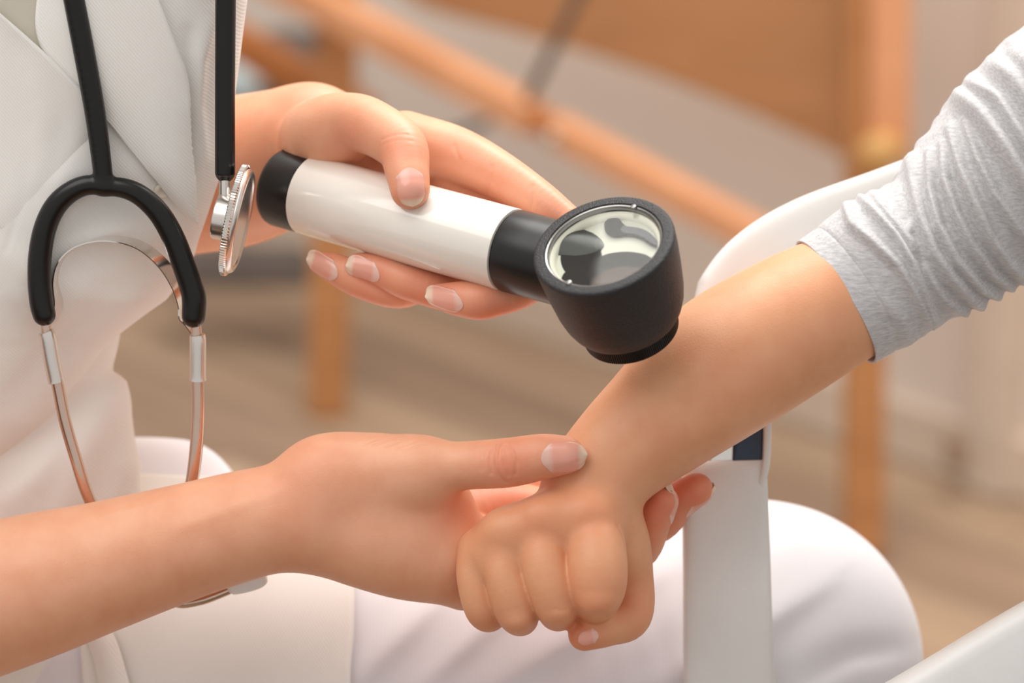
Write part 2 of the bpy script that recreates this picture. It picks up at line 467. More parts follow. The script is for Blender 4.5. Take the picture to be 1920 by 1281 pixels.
# ------------------------------------------------------------------ curves, sweeps, lathes (working frame)
def frames(C):
    T = np.gradient(C, axis=0); T /= np.linalg.norm(T, axis=1, keepdims=True)
    N = [np.cross(T[0], [0, 0, 1.0])]; 
    if np.linalg.norm(N[0]) < .1: N = [np.cross(T[0], [0, 1.0, 0])]
    N[0] /= np.linalg.norm(N[0])
    for i in range(1, len(C)):
        v = N[-1] - T[i] * (N[-1] @ T[i]); N.append(v / np.linalg.norm(v))
    N = np.array(N); return T, N, np.cross(T, N)
def tube(path, seg=20, n=10, cap=True, smoothpath=True):
    """path rows (u,v,z,r) -> V,F in the working frame"""
    Pp = spline([list(q(a, b, c)) + [rk(r, c)] for a, b, c, r in path], n) if smoothpath else np.array([list(q(a, b, c)) + [rk(r, c)] for a, b, c, r in path])
    return ringtube(Pp[:, :3], Pp[:, 3], seg, cap)
def ringtube(C, R, seg=20, cap=True):
    T, N, B = frames(C); V = []; F = []
    for i in range(len(C)):
        for k in range(seg):
            a = 2 * math.pi * k / seg
            V.append(C[i] + (N[i] * math.cos(a) + B[i] * math.sin(a)) * R[i])
    for i in range(len(C) - 1):
        for k in range(seg):
            k2 = (k + 1) % seg
            F.append((i * seg + k, i * seg + k2, (i + 1) * seg + k2, (i + 1) * seg + k))
    if cap:
        F.append(tuple(range(seg))[::-1]); F.append(tuple((len(C) - 1) * seg + k for k in range(seg)))
    return np.array(V), F
def basis(axis, hint=(0, 0, 1)):
    a = np.array(axis, float); a /= np.linalg.norm(a)
    e1 = np.cross(a, hint); e1 /= np.linalg.norm(e1); e2 = np.cross(a, e1); return a, e1, e2
def lathe(O, axis, prof, seg=64, hint=(0, 0, 1), closed=False):
    """prof rows (r, t) along axis from O"""
    a, e1, e2 = basis(axis, hint); V = []; F = []; n = len(prof)
    for r, t in prof:
        for k in range(seg):
            an = 2 * math.pi * k / seg
            V.append(O + a * t + (e1 * math.cos(an) + e2 * math.sin(an)) * r)
    m = n if closed else n - 1
    for i in range(m):
        i2 = (i + 1) % n
        for k in range(seg):
            k2 = (k + 1) % seg
            F.append((i * seg + k, i * seg + k2, i2 * seg + k2, i2 * seg + k))
    if not closed:
        if prof[0][0] > 0.01: F.append(tuple(range(seg))[::-1])
        if prof[-1][0] > 0.01: F.append(tuple((n - 1) * seg + k for k in range(seg)))
    return np.array(V), F
def wmk(name, VF, mat, parent=None, **k):
    return fixn(mk(name, toW(VF[0]), VF[1], mat, parent, **k))

def beam(P, Q_, wd, th, upv=(0, 0, 1)):
    """box beam between two world points"""
    P = np.array(P, float); Q_ = np.array(Q_, float); d = Q_ - P; d /= np.linalg.norm(d)
    s = np.cross(d, upv); s /= np.linalg.norm(s); t = np.cross(s, d); V = []
    for p in (P, Q_):
        for a, b in ((-1, -1), (1, -1), (1, 1), (-1, 1)): V.append(p + s * a * wd / 2 + t * b * th / 2)
    return np.array(V), [(0, 3, 2, 1), (4, 5, 6, 7), (0, 1, 5, 4), (1, 2, 6, 5), (2, 3, 7, 6), (3, 0, 4, 7)]
def wbox(name, VF, mat, parent=None, b=.003, **k):
    o = fixn(mk(name, VF[0], VF[1], mat, parent, smooth=False, **k)); bev(o, b, 2); return o

# ================================================================== THE ROOM
wa = onfloor(-300, 197); wb = onfloor(2700, 1187)
wd_ = (wb - wa); wd_ /= np.linalg.norm(wd_); wn = np.array([-wd_[1], wd_[0], 0.0])
if wn[1] > 0: wn = -wn       # towards the room
def wallbox(s0, s1, z0, z1, d0, d1):
    V = []
    for d in (d0, d1):
        for s_, z in ((s0, z0), (s1, z0), (s1, z1), (s0, z1)): V.append(wa + wd_ * s_ + wn * d + np.array([0, 0, z]))
    return np.array(V), [(0, 1, 2, 3), (4, 7, 6, 5), (0, 4, 5, 1), (1, 5, 6, 2), (2, 6, 7, 3), (3, 7, 4, 0)]
LW = np.linalg.norm(wb - wa)
def wcoord(P): return float((np.array(P) - wa) @ wd_)
fixn(mk('wall_back', *wallbox(-2.5, LW + 1.5, -.02, 2.8, -.12, 0), M['wall'], smooth=False, kind='structure'))
bb = fixn(mk('baseboard_back', *wallbox(-2.5, LW + 1.5, 0, .07, 0, .014), M['base'], smooth=False, kind='structure')); bev(bb, .003)
# floor slab and planks laid along the wall
fl = mk('floor', np.array([[-4, -1.5, -.03], [5, -1.5, -.03], [5, 8, -.03], [-4, 8, -.03], [-4, -1.5, -.006], [5, -1.5, -.006], [5, 8, -.006], [-4, 8, -.006]]),
        [(3, 2, 1, 0), (4, 5, 6, 7), (0, 1, 5, 4), (1, 2, 6, 5), (2, 3, 7, 6), (3, 0, 4, 7)], M['joint'], smooth=False, kind='structure')
fixn(fl)
PWD = .135; ang = math.atan2(wd_[1], wd_[0])
meshes = {}
def plankmesh(L, mat):
    key = (L, mat)
    if key not in meshes:
        V = [(x, y, z) for z in (-.004, 0) for x, y in ((.0008, .0008), (L - .0008, .0008), (L - .0008, PWD - .0008), (.0008, PWD - .0008))]
        V += [(x, y, .0012) for x, y in ((.003, .003), (L - .003, .003), (L - .003, PWD - .003), (.003, PWD - .003))]
        F = [(3, 2, 1, 0), (0, 1, 5, 4), (1, 2, 6, 5), (2, 3, 7, 6), (3, 0, 4, 7), (4, 5, 9, 8), (5, 6, 10, 9), (6, 7, 11, 10), (7, 4, 8, 11), (8, 9, 10, 11)]
        me = bpy.data.meshes.new('plank'); me.from_pydata(V, [], F); me.update(); me.materials.append(M[mat]); meshes[key] = me
    return meshes[key]
rr = random.Random(3)
for r_ in range(22):
    s_ = -1.6 - rr.random() * .9
    while s_ < LW + .6:
        L = rr.choice((.9, 1.2, 1.5)); mt = rr.choice(('plank', 'plank', 'plank2', 'plank3'))
        o = bpy.data.objects.new('plank', plankmesh(L, mt)); SC.collection.objects.link(o); o.parent = fl
        p = wa + wd_ * s_ + wn * (PWD * (r_ + 1) - .0)
        o.location = (p[0], p[1], -.0035); o.rotation_euler = (0, 0, ang)
        s_ += L
# pale door jamb strips on the wall at the far right
for k, (u0, u1, z0, z1, nm) in enumerate(((1832, 1868, .0, 2.4, 'trim_1'), (1893, 1935, .0, 2.6, 'trim_2'))):
    s0 = wcoord(onfloor(u0, 900)); s1 = wcoord(onfloor(u1, 915))
    t_ = fixn(mk(nm, *wallbox(s0, s1, z0, z1, 0, .03), M['base'], smooth=False, kind='structure')); bev(t_, .004)

# ================================================================== WOODEN TREATMENT TABLE (background)
lb = onfloor(614, 772); rb = onfloor(1617, 1035)
tb = empty('treatment_table', (lb + rb) / 2, 'light wooden treatment table standing blurred in front of the beige wall', 'table')
def pt_on(p, u, v):   # a point above the line lb-rb seen at (u,v)
    d = at(u, v, 1) - CAM; n_ = np.cross(rb - lb, [0, 0, 1.0]); t = ((p - CAM) @ n_) / (d @ n_); return CAM + d * t
tl = pt_on(lb, 645, -420)
wbox('leg', beam(lb, tl, .046, .044, upv=(0, 1, 0)), M['wood'], tb, .004)
wbox('leg', beam(rb, pt_on(rb, 1628, -420), .040, .05, upv=(0, 1, 0)), M['wood'], tb, .004)
wbox('leg_extension', beam(pt_on(rb, 1664, 300), pt_on(rb, 1668, -420), .040, .05, upv=(0, 1, 0)), M['woodlight'], tb, .004)
# panel with arched lower edge
poly = [(700, -420), (700, -20), (760, 22), (830, 44), (920, 66), (1010, 92), (1100, 118), (1200, 152), (1300, 190), (1400, 232), (1490, 274), (1600, 330), (1600, -420)]
nrm = np.cross(rb - lb, [0, 0, 1.0]); nrm /= np.linalg.norm(nrm)
if nrm[1] < 0: nrm = -nrm
a_ = [pt_on(lb, u, v) + nrm * .03 for u, v in poly]; b_ = [p + nrm * .018 for p in a_]; n_ = len(poly)
fs = [tuple(range(n_)), tuple(range(2 * n_ - 1, n_ - 1, -1))] + [(i, n_ + i, n_ + (i + 1) % n_, (i + 1) % n_) for i in range(n_)]
fixn(mk('side_panel', np.array(a_ + b_), fs, M['woodpanel'], tb, smooth=False))
def onp(u, v, off): return pt_on(lb, u, v) - nrm * off
wbox('diagonal_rail', beam(onp(500, -85, .045), onp(1048, 205, .045), .03, .036), M['woodlight'], tb, .004, label='pale diagonal wooden rail')
wbox('diagonal_rail', beam(onp(1078, 220, .045), onp(1560, 475, .045), .03, .032), M['woodlight'], tb, .004)
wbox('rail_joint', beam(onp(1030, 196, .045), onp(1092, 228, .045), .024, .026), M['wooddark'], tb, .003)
def cyl(name, P, Q_, r, mat, parent, seg=20, **k):
    P = np.array(P, float); Q_ = np.array(Q_, float); d = Q_ - P; L = np.linalg.norm(d); a, e1, e2 = basis(d, (0.1, .2, 1))
    V = []; F = []
    prof = [(r * .85, 0), (r, min(L * .1, r * .2)), (r, L - min(L * .1, r * .2)), (r * .85, L)]
    for rr_, t in prof:
        for i in range(seg): an = 2 * math.pi * i / seg; V.append(P + a * t + (e1 * math.cos(an) + e2 * math.sin(an)) * rr_)
    for j in range(3):
        for i in range(seg): F.append((j * seg + i, j * seg + (i + 1) % seg, (j + 1) * seg + (i + 1) % seg, (j + 1) * seg + i))
    F += [tuple(range(seg))[::-1], tuple(3 * seg + i for i in range(seg))]
    return fixn(mk(name, np.array(V), F, mat, parent, **k))
cyl('bolt', onp(1099, 234, .064), onp(1099, 234, .07), .008, M['brushed'], tb)
cyl('cable', onp(1152, -60, .05), onp(1034, 176, .05), .0058, M['wire'], tb, label='grey tension cable')
cyl('cable', onp(966, 208, .05), onp(820, 262, .05), .005, M['wire'], tb)
cyl('knob', pt_on(rb, 1684, 272) - nrm * .02, pt_on(rb, 1690, 268) - nrm * .06, .020, M['yellow'], tb, label='round yellowish turning knob')
# far side of the table: second rail
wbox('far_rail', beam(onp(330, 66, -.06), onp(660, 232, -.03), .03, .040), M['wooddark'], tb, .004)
# things beyond the table
def blob(name, u, v, dpt, rx, ry, rz, mat, label, cat):
    c = at(u, v, dpt); bm = bmesh.new(); bmesh.ops.create_uvsphere(bm, u_segments=32, v_segments=20, radius=1)
    for x in bm.verts: x.co = Vector((x.co.x * rx, x.co.y * ry, x.co.z * rz))
    me = bpy.data.meshes.new(name); bm.to_mesh(me); bm.free(); me.materials.append(mat)
    for p in me.polygons: p.use_smooth = True
    o = bpy.data.objects.new(name, me); SC.collection.objects.link(o); o.location = c; o['label'] = label; o['category'] = cat
    return o
def bag(name, u, v, dpt, sx, sy, sz, mat, label, cat, rz=0):
    c = at(u, v, dpt); bm = bmesh.new(); bmesh.ops.create_cube(bm, size=1)
    bmesh.ops.subdivide_edges(bm, edges=bm.edges[:], cuts=4, use_grid_fill=True)
    for x in bm.verts:
        k = 1 - .18 * (x.co.z + .5) + .05 * math.sin(9 * x.co.x + 4 * x.co.z); x.co = Vector((x.co.x * sx * k, x.co.y * sy * k, x.co.z * sz))
    bmesh.ops.smooth_vert(bm, verts=bm.verts[:], factor=.6, use_axis_x=True, use_axis_y=True, use_axis_z=True)
    me = bpy.data.meshes.new(name); bm.to_mesh(me); bm.free(); me.materials.append(mat)
    for p in me.polygons: p.use_smooth = True
    o = bpy.data.objects.new(name, me); SC.collection.objects.link(o); o.location = c; o.rotation_euler[2] = rz; o['label'] = label; o['category'] = cat
    return o
blob('roller', 448, 145, 3.68, .032, .04, .038, M['paleblue'], 'pale blue rounded roller behind the dark orange rail at upper left', 'roller')
bag('bag', 545, 120, 3.74, .085, .08, .085, M['darkgrey'], 'dark grey blurred bag beside the left wooden table leg', 'bag')
bag('storage_box', 455, 498, 3.55, .20, .08, .035, M['darkgrey'], 'low dark grey box lying on the floor behind the doctor', 'box')
bag('furniture_foot', 1793, 842, 3.1, .022, .03, .035, M['plank3'], 'small brown wooden furniture foot on the floor by the right wall', 'foot')

# ================================================================== CHAIR
ch = empty('armchair', onfloor(1500, 1900), 'white leather armchair with chrome frame under the child\'s arm', 'chair')
def band(path, wdt, th, seg=10, taper=None, wvec=None):
    """flat band: path rows (u,v,z); wide in the picture plane normal to the path, thickness th in depth"""
    C = spline([q(*p) for p in path], seg); T = np.gradient(C, axis=0); T /= np.linalg.norm(T, axis=1, keepdims=True)
    V = []; F = []; n = len(C); m = 24
    for i in range(n):
        zf = np.array(wvec if wvec is not None else (0, 0, 1.0)); s = np.cross(T[i], zf); s /= np.linalg.norm(s); d = np.cross(s, T[i])
        w_ = wdt if taper is None else wdt * np.interp(i / (n - 1), taper[0], taper[1])
        for k in range(m):
            a = 2 * math.pi * k / m; ca, sa = math.cos(a), math.sin(a)
            x = math.copysign(abs(ca) ** .35, ca); y = math.copysign(abs(sa) ** .35, sa)
            V.append(C[i] + s * x * w_ / 2 + d * y * th / 2)
    for i in range(n - 1):
        for k in range(m): F.append((i * m + k, i * m + (k + 1) % m, (i + 1) * m + (k + 1) % m, (i + 1) * m + k))
    F += [tuple(range(m))[::-1], tuple((n - 1) * m + k for k in range(m))]
    return np.array(V), F
wmk('post_sleeve', band([(1385, 1600, -300), (1368, 1300, -265), (1362, 1050, -240), (1357, 862, -225)], 170, 70, taper=((0, .55, 1), (1.12, 1.02, .97))), M['leather'], ch, label='white leather sleeve wrapped around the chair post')
wmk('chair_frame', band([(1316, 3790, -1370), (1370, 2200, -560), (1392, 1620, -300), (1380, 1200, -255), (1378, 900, -228), (1385, 700, -240), (1430, 560, -270), (1560, 470, -320), (1800, 400, -380), (2150, 300, -430)], 118, 26), M['chrome'], ch, label='polished chrome flat bar')
wmk('jeans_reflection_bar', band([(1402, 880, -206), (1404, 830, -206), (1408, 740, -212), (1425, 640, -220)], 60, 12), M['navy'], ch, label='dark blue bar in place of the jeans mirrored in the chrome')  # added bar; the chrome's reflection of the jeans is put into its navy
wmk('edge_strip', band([(1425, 905, -228), (1434, 872, -216), (1437, 820, -212), (1438, 740, -218), (1448, 660, -226)], 15, 64), M['leather'], ch)
wmk('armrest_pad', band([(1372, 640, -225), (1392, 590, -235), (1440, 525, -255), (1530, 468, -290), (1680, 412, -330), (1900, 330, -390), (2150, 250, -440)], 214, 80, taper=((0, .1, .2, 1), (.5, .85, 1, 1))), M['leather'], ch, label='white padded armrest')
wmk('armrest_pad', band([(1560, 1440, 60), (1750, 1330, 40), (1960, 1205, 10), (2300, 1020, -40)], 165, 120), M['leather'], ch, label='near white padded armrest in the corner')
seatV, seatF = band([(1830, 1850, -120), (2100, 1760, -150), (2700, 1620, -220)], 240, 620)
wmk('seat_cushion', (seatV, seatF), M['leather'], ch)

# ================================================================== DOCTOR
doc = empty('person', onfloor(100, 2400), 'adult in a white coat and white trousers holding the magnifier and the child\'s wrist', 'person')
# ---- lower arm and hand
lowfing = U(7,
    chain([(835, 1030, -40, 78), (960, 1035, -150, 54), (1110, 1062, -150, 42), (1195, 1035, -80, 36), (1226, 975, -40, 33), (1243, 940, -25, 29)]),
    chain([(815, 985, -110, 70), (960, 955, -205, 50), (1120, 985, -230, 42), (1225, 985, -150, 37), (1272, 940, -105, 35), (1306, 918, -85, 31)]),
    chain([(805, 940, -150, 60), (960, 915, -270, 46), (1120, 930, -300, 40), (1235, 965, -220, 34), (1272, 950, -175, 28)]))
lowpalm = U(60,
    chain([(-420, 1240, -60, 168), (0, 1118, 0, 143), (180, 1066, 0, 124), (340, 1018, -5, 110), (470, 982, -10, 103), (560, 966, -10, 100)], 40),
    el(670, 955, -15, 150, 131, 92, 4), el(775, 985, -25, 120, 128, 84, 20),
    chain([(610, 905, 10, 62), (700, 885, 25, 64), (790, 882, 40, 58)], 20),
    chain([(690, 1010, -20, 72), (830, 1050, -45, 78), (870, 1085, -60, 60)], 20), el(600, 880, 10, 56, 46, 50, -20))
lowthumb = chain([(780, 882, 40, 57), (860, 874, 66, 46), (950, 868, 92, 46.5), (1015, 857, 108, 43), (1060, 853, 116, 36)], 14)
LOW = U(26, U(34, lowpalm, lowthumb), lowfing)
# ---- upper arm and hand (holds the magnifier)
upfing = U(6,
    chain([(760, 268, -205, 60), (850, 290, -150, 54), (925, 323, -105, 46), (1005, 372, -55, 38), (1062, 412, -20, 30)]),
    chain([(860, 345, -190, 56), (985, 420, -150, 46), (1000, 520, -10, 39), (915, 560, 30, 37.5), (868, 561, 25, 34), (824, 556, 5, 24)]),
    chain([(820, 380, -230, 56), (905, 460, -190, 44), (870, 545, -70, 37), (775, 532, -50, 34), (715, 507, -70, 31), (672, 498, -82, 24)]),
    chain([(770, 400, -260, 52), (830, 480, -215, 40), (760, 545, -110, 32), (680, 530, -100, 31), (632, 505, -108, 29), (598, 493, -118, 20)]))
uppalm = U(50,
    chain([(60, 420, -700, 160), (300, 340, -520, 150), (440, 322, -420, 142), (540, 290, -360, 125)], 40),
    el(640, 300, -300, 150, 118, 80, 10), el(760, 335, -260, 130, 98, 66, 25),
    el(590, 215, -330, 62, 52, 60))
upthumb = U(22, chain([(600, 262, -205, 78), (655, 232, -130, 58), (700, 240, -75, 52), (752, 276, -18, 48), (764, 325, 22, 41), (769, 356, 40, 37)], 14),
    el(625, 250, -160, 72, 66, 70, -10))
UPP = U(24, U(20, uppalm, upthumb), upfing)
upper_arm = chain([(-420, 1240, -60, 166), (-520, 1000, -120, 190), (-380, 300, -260, 240)], 60)
cre = [(LOW, [(935, 832), (930, 850), (929, 870), (935, 890), (948, 905)], 3.0, 4.0), (LOW, [(950, 835), (960, 845), (968, 866), (966, 890)], 2.4, 3.4),
       (LOW, [(922, 845), (918, 865), (921, 888)], 2.2, 3.2), (LOW, [(943, 842), (945, 868), (953, 892)], 2.0, 3),
       (LOW, [(905, 850), (903, 880)], 1.4, 4),
       (LOW, [(680, 834), (706, 824)], 1.6, 3.2), (LOW, [(700, 836), (726, 825)], 1.8, 3.2), (LOW, [(722, 838), (748, 828)], 1.8, 3.2), (LOW, [(745, 840), (772, 830)], 1.6, 3.2), (LOW, [(770, 842), (796, 833)], 1.4, 3),
       (UPP, [(716, 262), (738, 254), (764, 252)], 1.1, 2.6), (UPP, [(720, 271), (745, 263), (772, 264)], .8, 2.4),
       (UPP, [(852, 272), (862, 300), (846, 335)], 1.6, 3.5), (UPP, [(922, 310), (922, 340), (915, 362)], 1.5, 3), (UPP, [(1000, 348), (1001, 370), (996, 390)], 1.3, 3),
       (LOW, [(500, 900), (400, 915), (300, 940), (200, 965)], -2.0, 10), (LOW, [(520, 920), (440, 950), (340, 990)], -1.5, 16)]
blu = [(955, 868, 120, 55, .75), (1040, 850, 130, 50, .6), (835, 950, 20, 50, .6), (660, 260, -60, 60, .5), (752, 285, 20, 50, .7), (765, 350, 60, 50, .55),
       (925, 340, -80, 70, .4), (1040, 395, -20, 60, .5), (860, 300, -100, 60, .25), (600, 495, -100, 60, .8), (690, 505, -50, 60, .8), (840, 555, 30, 60, .8), (915, 570, 60, 60, .65), (780, 540, -30, 60, .6), (690, 550, -90, 60, .6),
       (1240, 950, 0, 70, .95), (1305, 920, -70, 75, .95), (1270, 960, -120, 60, .9), (930, 950, -180, 90, .8), (560, 900, 80, 90, .2)]
body = bodymesh('body', [(LOW, q(-470, 1460, -380), q(1380, 740, 220), 3.0), (UPP, q(40, 640, -860), q(1120, 120, 110), 3.0), (upper_arm, (-1800, -900, -600), (-1250, 700, 200), 14)],
    M['skin_low'], doc, creases=cre, blush=blu, soft=[(LOW, lambda V: np.clip((-330 - V[:, 0]) / 80, 0, 1), 70)])
# nails: (sdf, point, tip direction, outward normal, length, width)
def sp(f, u, v): return march(f, [u], [v])[0]
nail(LOW, sp(LOW, 1060, 856), (1, .1, 0), (.12, .12, 1), 88, 56, body, .17)
nail(UPP, sp(UPP, 770, 352), (.1, -1, .1), (.05, -.12, 1), 72, 54, body, .16)
nail(UPP, sp(UPP, 832, 565), (-1, -.05, -.1), (-.1, -.55, 1), 76, 42, body, .34)
nail(UPP, sp(UPP, 680, 508), (-1, .18, -.1), (-.15, -.55, 1), 70, 42, body, .36)
nail(UPP, sp(UPP, 603, 502), (-1, .3, -.1), (-.15, -.6, 1), 68, 40, body, .3)
nail(LOW, q(1258, 945, -25), (.35, 1, .1), (1, -.35, -.05), 72, 40, body, .14)
nail(LOW, q(1312, 938, -88), (1, .5, 0), (.42, -1, -.1), 74, 40, body, .14)
nail(LOW, q(1280, 966, -178), (1, .45, 0), (.35, -1, -.05), 60, 34, body, .14)

# ---- coat: lofts with folds
def loft(rows, vs, us_n=150, p=.9):
    """rows: function v -> (xc, rx, zc, rz); full closed tube. returns V grid (nv,nu,3) working frame"""
    th = np.linspace(0, 2 * math.pi, us_n, endpoint=False); V = []
    for v in vs:
        xc, rx, zc, rz = rows(v)
        c, s = np.cos(th), np.sin(th)
        X = xc + rx * np.sign(c) * np.abs(c) ** p; Z = zc + rz * np.sign(s) * np.abs(s) ** p
        V.append(np.stack([q(x, v, z) for x, z in zip(X, Z)]))
    return np.array(V)
def unproj(P):
    k = (PX - P[..., 2]) / PX
    return P[..., 0] / k + 960, 640.5 - P[..., 1] / k
def gridF(nv, nu):
    i, j = np.meshgrid(np.arange(nv - 1), np.arange(nu), indexing='ij'); j2 = (j + 1) % nu
    return np.stack([i * nu + j, i * nu + j2, (i + 1) * nu + j2, (i + 1) * nu + j], -1).reshape(-1, 4)
def ridge2d(u, v, pts, wd, asym=1.0):
    """height of a fold along a polyline drawn on the cloth; asym sharpens one side"""
    best = np.full(u.shape, 1e9); sgn = np.ones(u.shape); tt = np.zeros(u.shape); n = len(pts) - 1
    for i, (a, b) in enumerate(zip(pts[:-1], pts[1:])):
        ax, ay = a; bx, by = b; dx, dy = bx - ax, by - ay; L2 = dx * dx + dy * dy
        t = np.clip(((u - ax) * dx + (v - ay) * dy) / L2, 0, 1); ex = u - ax - t * dx; ey = v - ay - t * dy
        d = np.hypot(ex, ey); m = d < best
        best = np.where(m, d, best); sgn = np.where(m, np.sign(dx * (v - ay) - dy * (u - ax)), sgn); tt = np.where(m, (i + t) / n, tt)
    wl = np.where(sgn > 0, wd, wd * asym)
    return np.exp(-(best / wl) ** 2) * np.sin(np.pi * np.clip(tt * .9 + .05, 0, 1)) ** .5
def applyfolds(V, folds):
    nv, nu, _ = V.shape
    du = np.roll(V, -1, 1) - np.roll(V, 1, 1); dv = np.gradient(V, axis=0)
    N = np.cross(du, dv); N /= np.linalg.norm(N, axis=2, keepdims=True) + 1e-9
    c = V.mean((0, 1)); 
    if ((V - V.mean(1, keepdims=True)) * N).sum() < 0: N = -N
    u, v = unproj(V); H = np.zeros(u.shape)
    for pts, wd, amp, asym in folds: H += amp * ridge2d(u, v, pts, wd, asym)
    front = np.clip(N[..., 2] * 3 + 1, 0, 1)
    return V + N * (H * front)[..., None]
I_ = np.interp
def rowsU(v):
    xr = I_(v, [-300, 0, 60, 120, 200, 300, 345, 400, 450, 480, 520, 560, 600, 618, 650, 720, 790, 880, 1000], [500, 464, 456, 449, 438, 420, 408, 390, 372, 362, 342, 312, 252, 226, 188, 140, 90, 2, -140])
    return xr - 400, 400, -80 - .25 * v, 190
vsU = np.linspace(-1100, 1000, 480)
VU = loft(rowsU, vsU, 420)
foldsU = [
    ([(158, 260), (120, 340), (95, 430), (60, 540)], 34, 10, 1.6),
    ([(400, 30), (375, 110), (368, 200), (380, 300)], 22, 13, .6),
    ([(352, 60), (356, 180), (356, 320)], 14, -8, 1),
    ([(345, 480), (250, 560), (140, 690), (40, 800)], 22, 8, 1.8),
    ([(300, 470), (200, 540), (110, 640), (20, 740)], 20, -6, 1.5),
    ([(320, 420), (250, 500), (150, 600)], 28, 6, 1.6),
    ([(30, 60), (52, 110), (64, 180), (64, 260), (48, 350), (10, 470)], 3.2, -3.2, 1),
    ([(60, 130), (80, 220), (75, 330)], 26, 6, 1),
    ([(0, 560), (60, 620), (110, 700)], 30, -6, 1),
    ([(10, 470), (80, 520), (190, 560)], 26, 5, 1),
    ([(290, 350), (310, 440), (300, 520)], 18, -5, 1.5)]
VU = applyfolds(VU, foldsU)
coat = mk('lab_coat', toW(VU.reshape(-1, 3)), gridF(len(vsU), 420), M['coat'], doc)
fixn(coat)
FU = gridF(len(vsU), 420)
TREE = BVHTree.FromPolygons([Vector(v) for v in VU.reshape(-1, 3)], [tuple(int(i) for i in f) for f in FU])
def hit(u, v, tree=None):
    o = Vector((0, 0, PX)); d = Vector(q(u, v, 0)) - o; d.normalize()
    r = (tree or TREE).ray_cast(o, d); return r
def inpoly(x, y, P):
    c = False; j = len(P) - 1
    for i in range(len(P)):
        if (P[i][1] > y) != (P[j][1] > y) and x < (P[j][0] - P[i][0]) * (y - P[i][1]) / (P[j][1] - P[i][1]) + P[i][0]: c = not c
        j = i
    return c
def flap(name, L, R, offs, mat, parent, tree=None, n=(60, 26), thick=3, bulge=0, label=None, roll=True):
    """cloth panel laid on the coat between two edge polylines L and R (same parameter); offs(a,b) = height above it"""
    Ls = spline([(a, b, 0) for a, b in L], 10)[:, :2]; Rs = spline([(a, b, 0) for a, b in R], 10)[:, :2]
    NA, NB = n; top = np.zeros((NA, NB, 3)); nn = np.zeros((NA, NB, 3))
    for i in range(NA):
        a = i / (NA - 1); pl = np.array([I_(a, np.linspace(0, 1, len(Ls)), Ls[:, k]) for k in (0, 1)]); pr = np.array([I_(a, np.linspace(0, 1, len(Rs)), Rs[:, k]) for k in (0, 1)])
        for j in range(NB):
            b = j / (NB - 1); u, v = pl * (1 - b) + pr * b
            h = hit(u, v, tree)
            if h[0] is None: top[i, j] = top[i, j - 1] if j else q(u, v, 0); nn[i, j] = (0, 0, 1); continue
            top[i, j] = h[0]; nn[i, j] = h[1] if h[1][2] > 0 else -h[1]
    for _ in range(3):
        nn[1:-1, 1:-1] = (nn[:-2, 1:-1] + nn[2:, 1:-1] + nn[1:-1, :-2] + nn[1:-1, 2:]) / 4
        top[1:-1, 1:-1] = (top[:-2, 1:-1] + top[2:, 1:-1] + top[1:-1, :-2] + top[1:-1, 2:]) / 4
    O = np.array([[offs(i / (NA - 1), j / (NB - 1)) for j in range(NB)] for i in range(NA)])
    T = top + nn * O[..., None]; Bm = T - nn * (thick if np.isscalar(thick) else 1)
    V = np.concatenate([T.reshape(-1, 3), Bm.reshape(-1, 3)]); N = NA * NB; F = []
    for i in range(NA - 1):
        for j in range(NB - 1):
            a0 = i * NB + j; F.append((a0, a0 + NB, a0 + NB + 1, a0 + 1)); F.append((N + a0, N + a0 + 1, N + a0 + NB + 1, N + a0 + NB))
    ring = [j for j in range(NB)] + [i * NB + NB - 1 for i in range(1, NA)] + [(NA - 1) * NB + j for j in range(NB - 2, -1, -1)] + [i * NB for i in range(NA - 2, 0, -1)]
    for a0, b0 in zip(ring, ring[1:] + ring[:1]): F.append((a0, b0, N + b0, N + a0))
    return wmk(name, (V, F), mat, parent, label=label)
# inner cloth with neck shade put into its beige, lapel over it, front panel over the lapel
flap('inner_shirt', [(-120, -120), (-60, -60), (-20, 40)], [(80, -120), (78, -20), (80, 100)], lambda a, b: 3, M['shirt'], doc, label='inner cloth at the neck opening, beige darkened with shade')
flap('lapel', [(74, -140), (74, -40), (70, 60), (110, 140), (190, 215), (260, 300), (348, 408)], [(250, -140), (272, -60), (310, 40), (338, 130), (350, 220), (354, 320), (356, 412)],
     lambda a, b: 12 + 9 * math.sin(math.pi * b) + 12 * b ** 2, M['coat'], coat, n=(90, 34), thick=5, label='turned back white lapel')
flap('front_panel', [(-160, -60), (-150, 120), (-130, 300), (-60, 420), (40, 470)], [(-60, -40), (0, 16), (75, 84), (158, 168), (215, 232)],
     lambda a, b: 2 + 26 * b ** 3 * (1 - a ** 4) - 12 * max(0, (a - .8) / .2) ** 2 - 10 * max(0, 1 - b / .08), M['coat'], coat, n=(70, 40), thick=5, label='overlapping white front panel')
# button
hb = hit(303, 357)
wmk('button', lathe(np.array(hb[0]) , np.array(hb[1]) * (1 if hb[1][2] > 0 else -1), [(0, 6), (6, 5.5), (9, 8), (13, 8), (16, 5), (16, 0), (0, 0)], 32, hint=(0, 1, .2)), M['button'], coat)
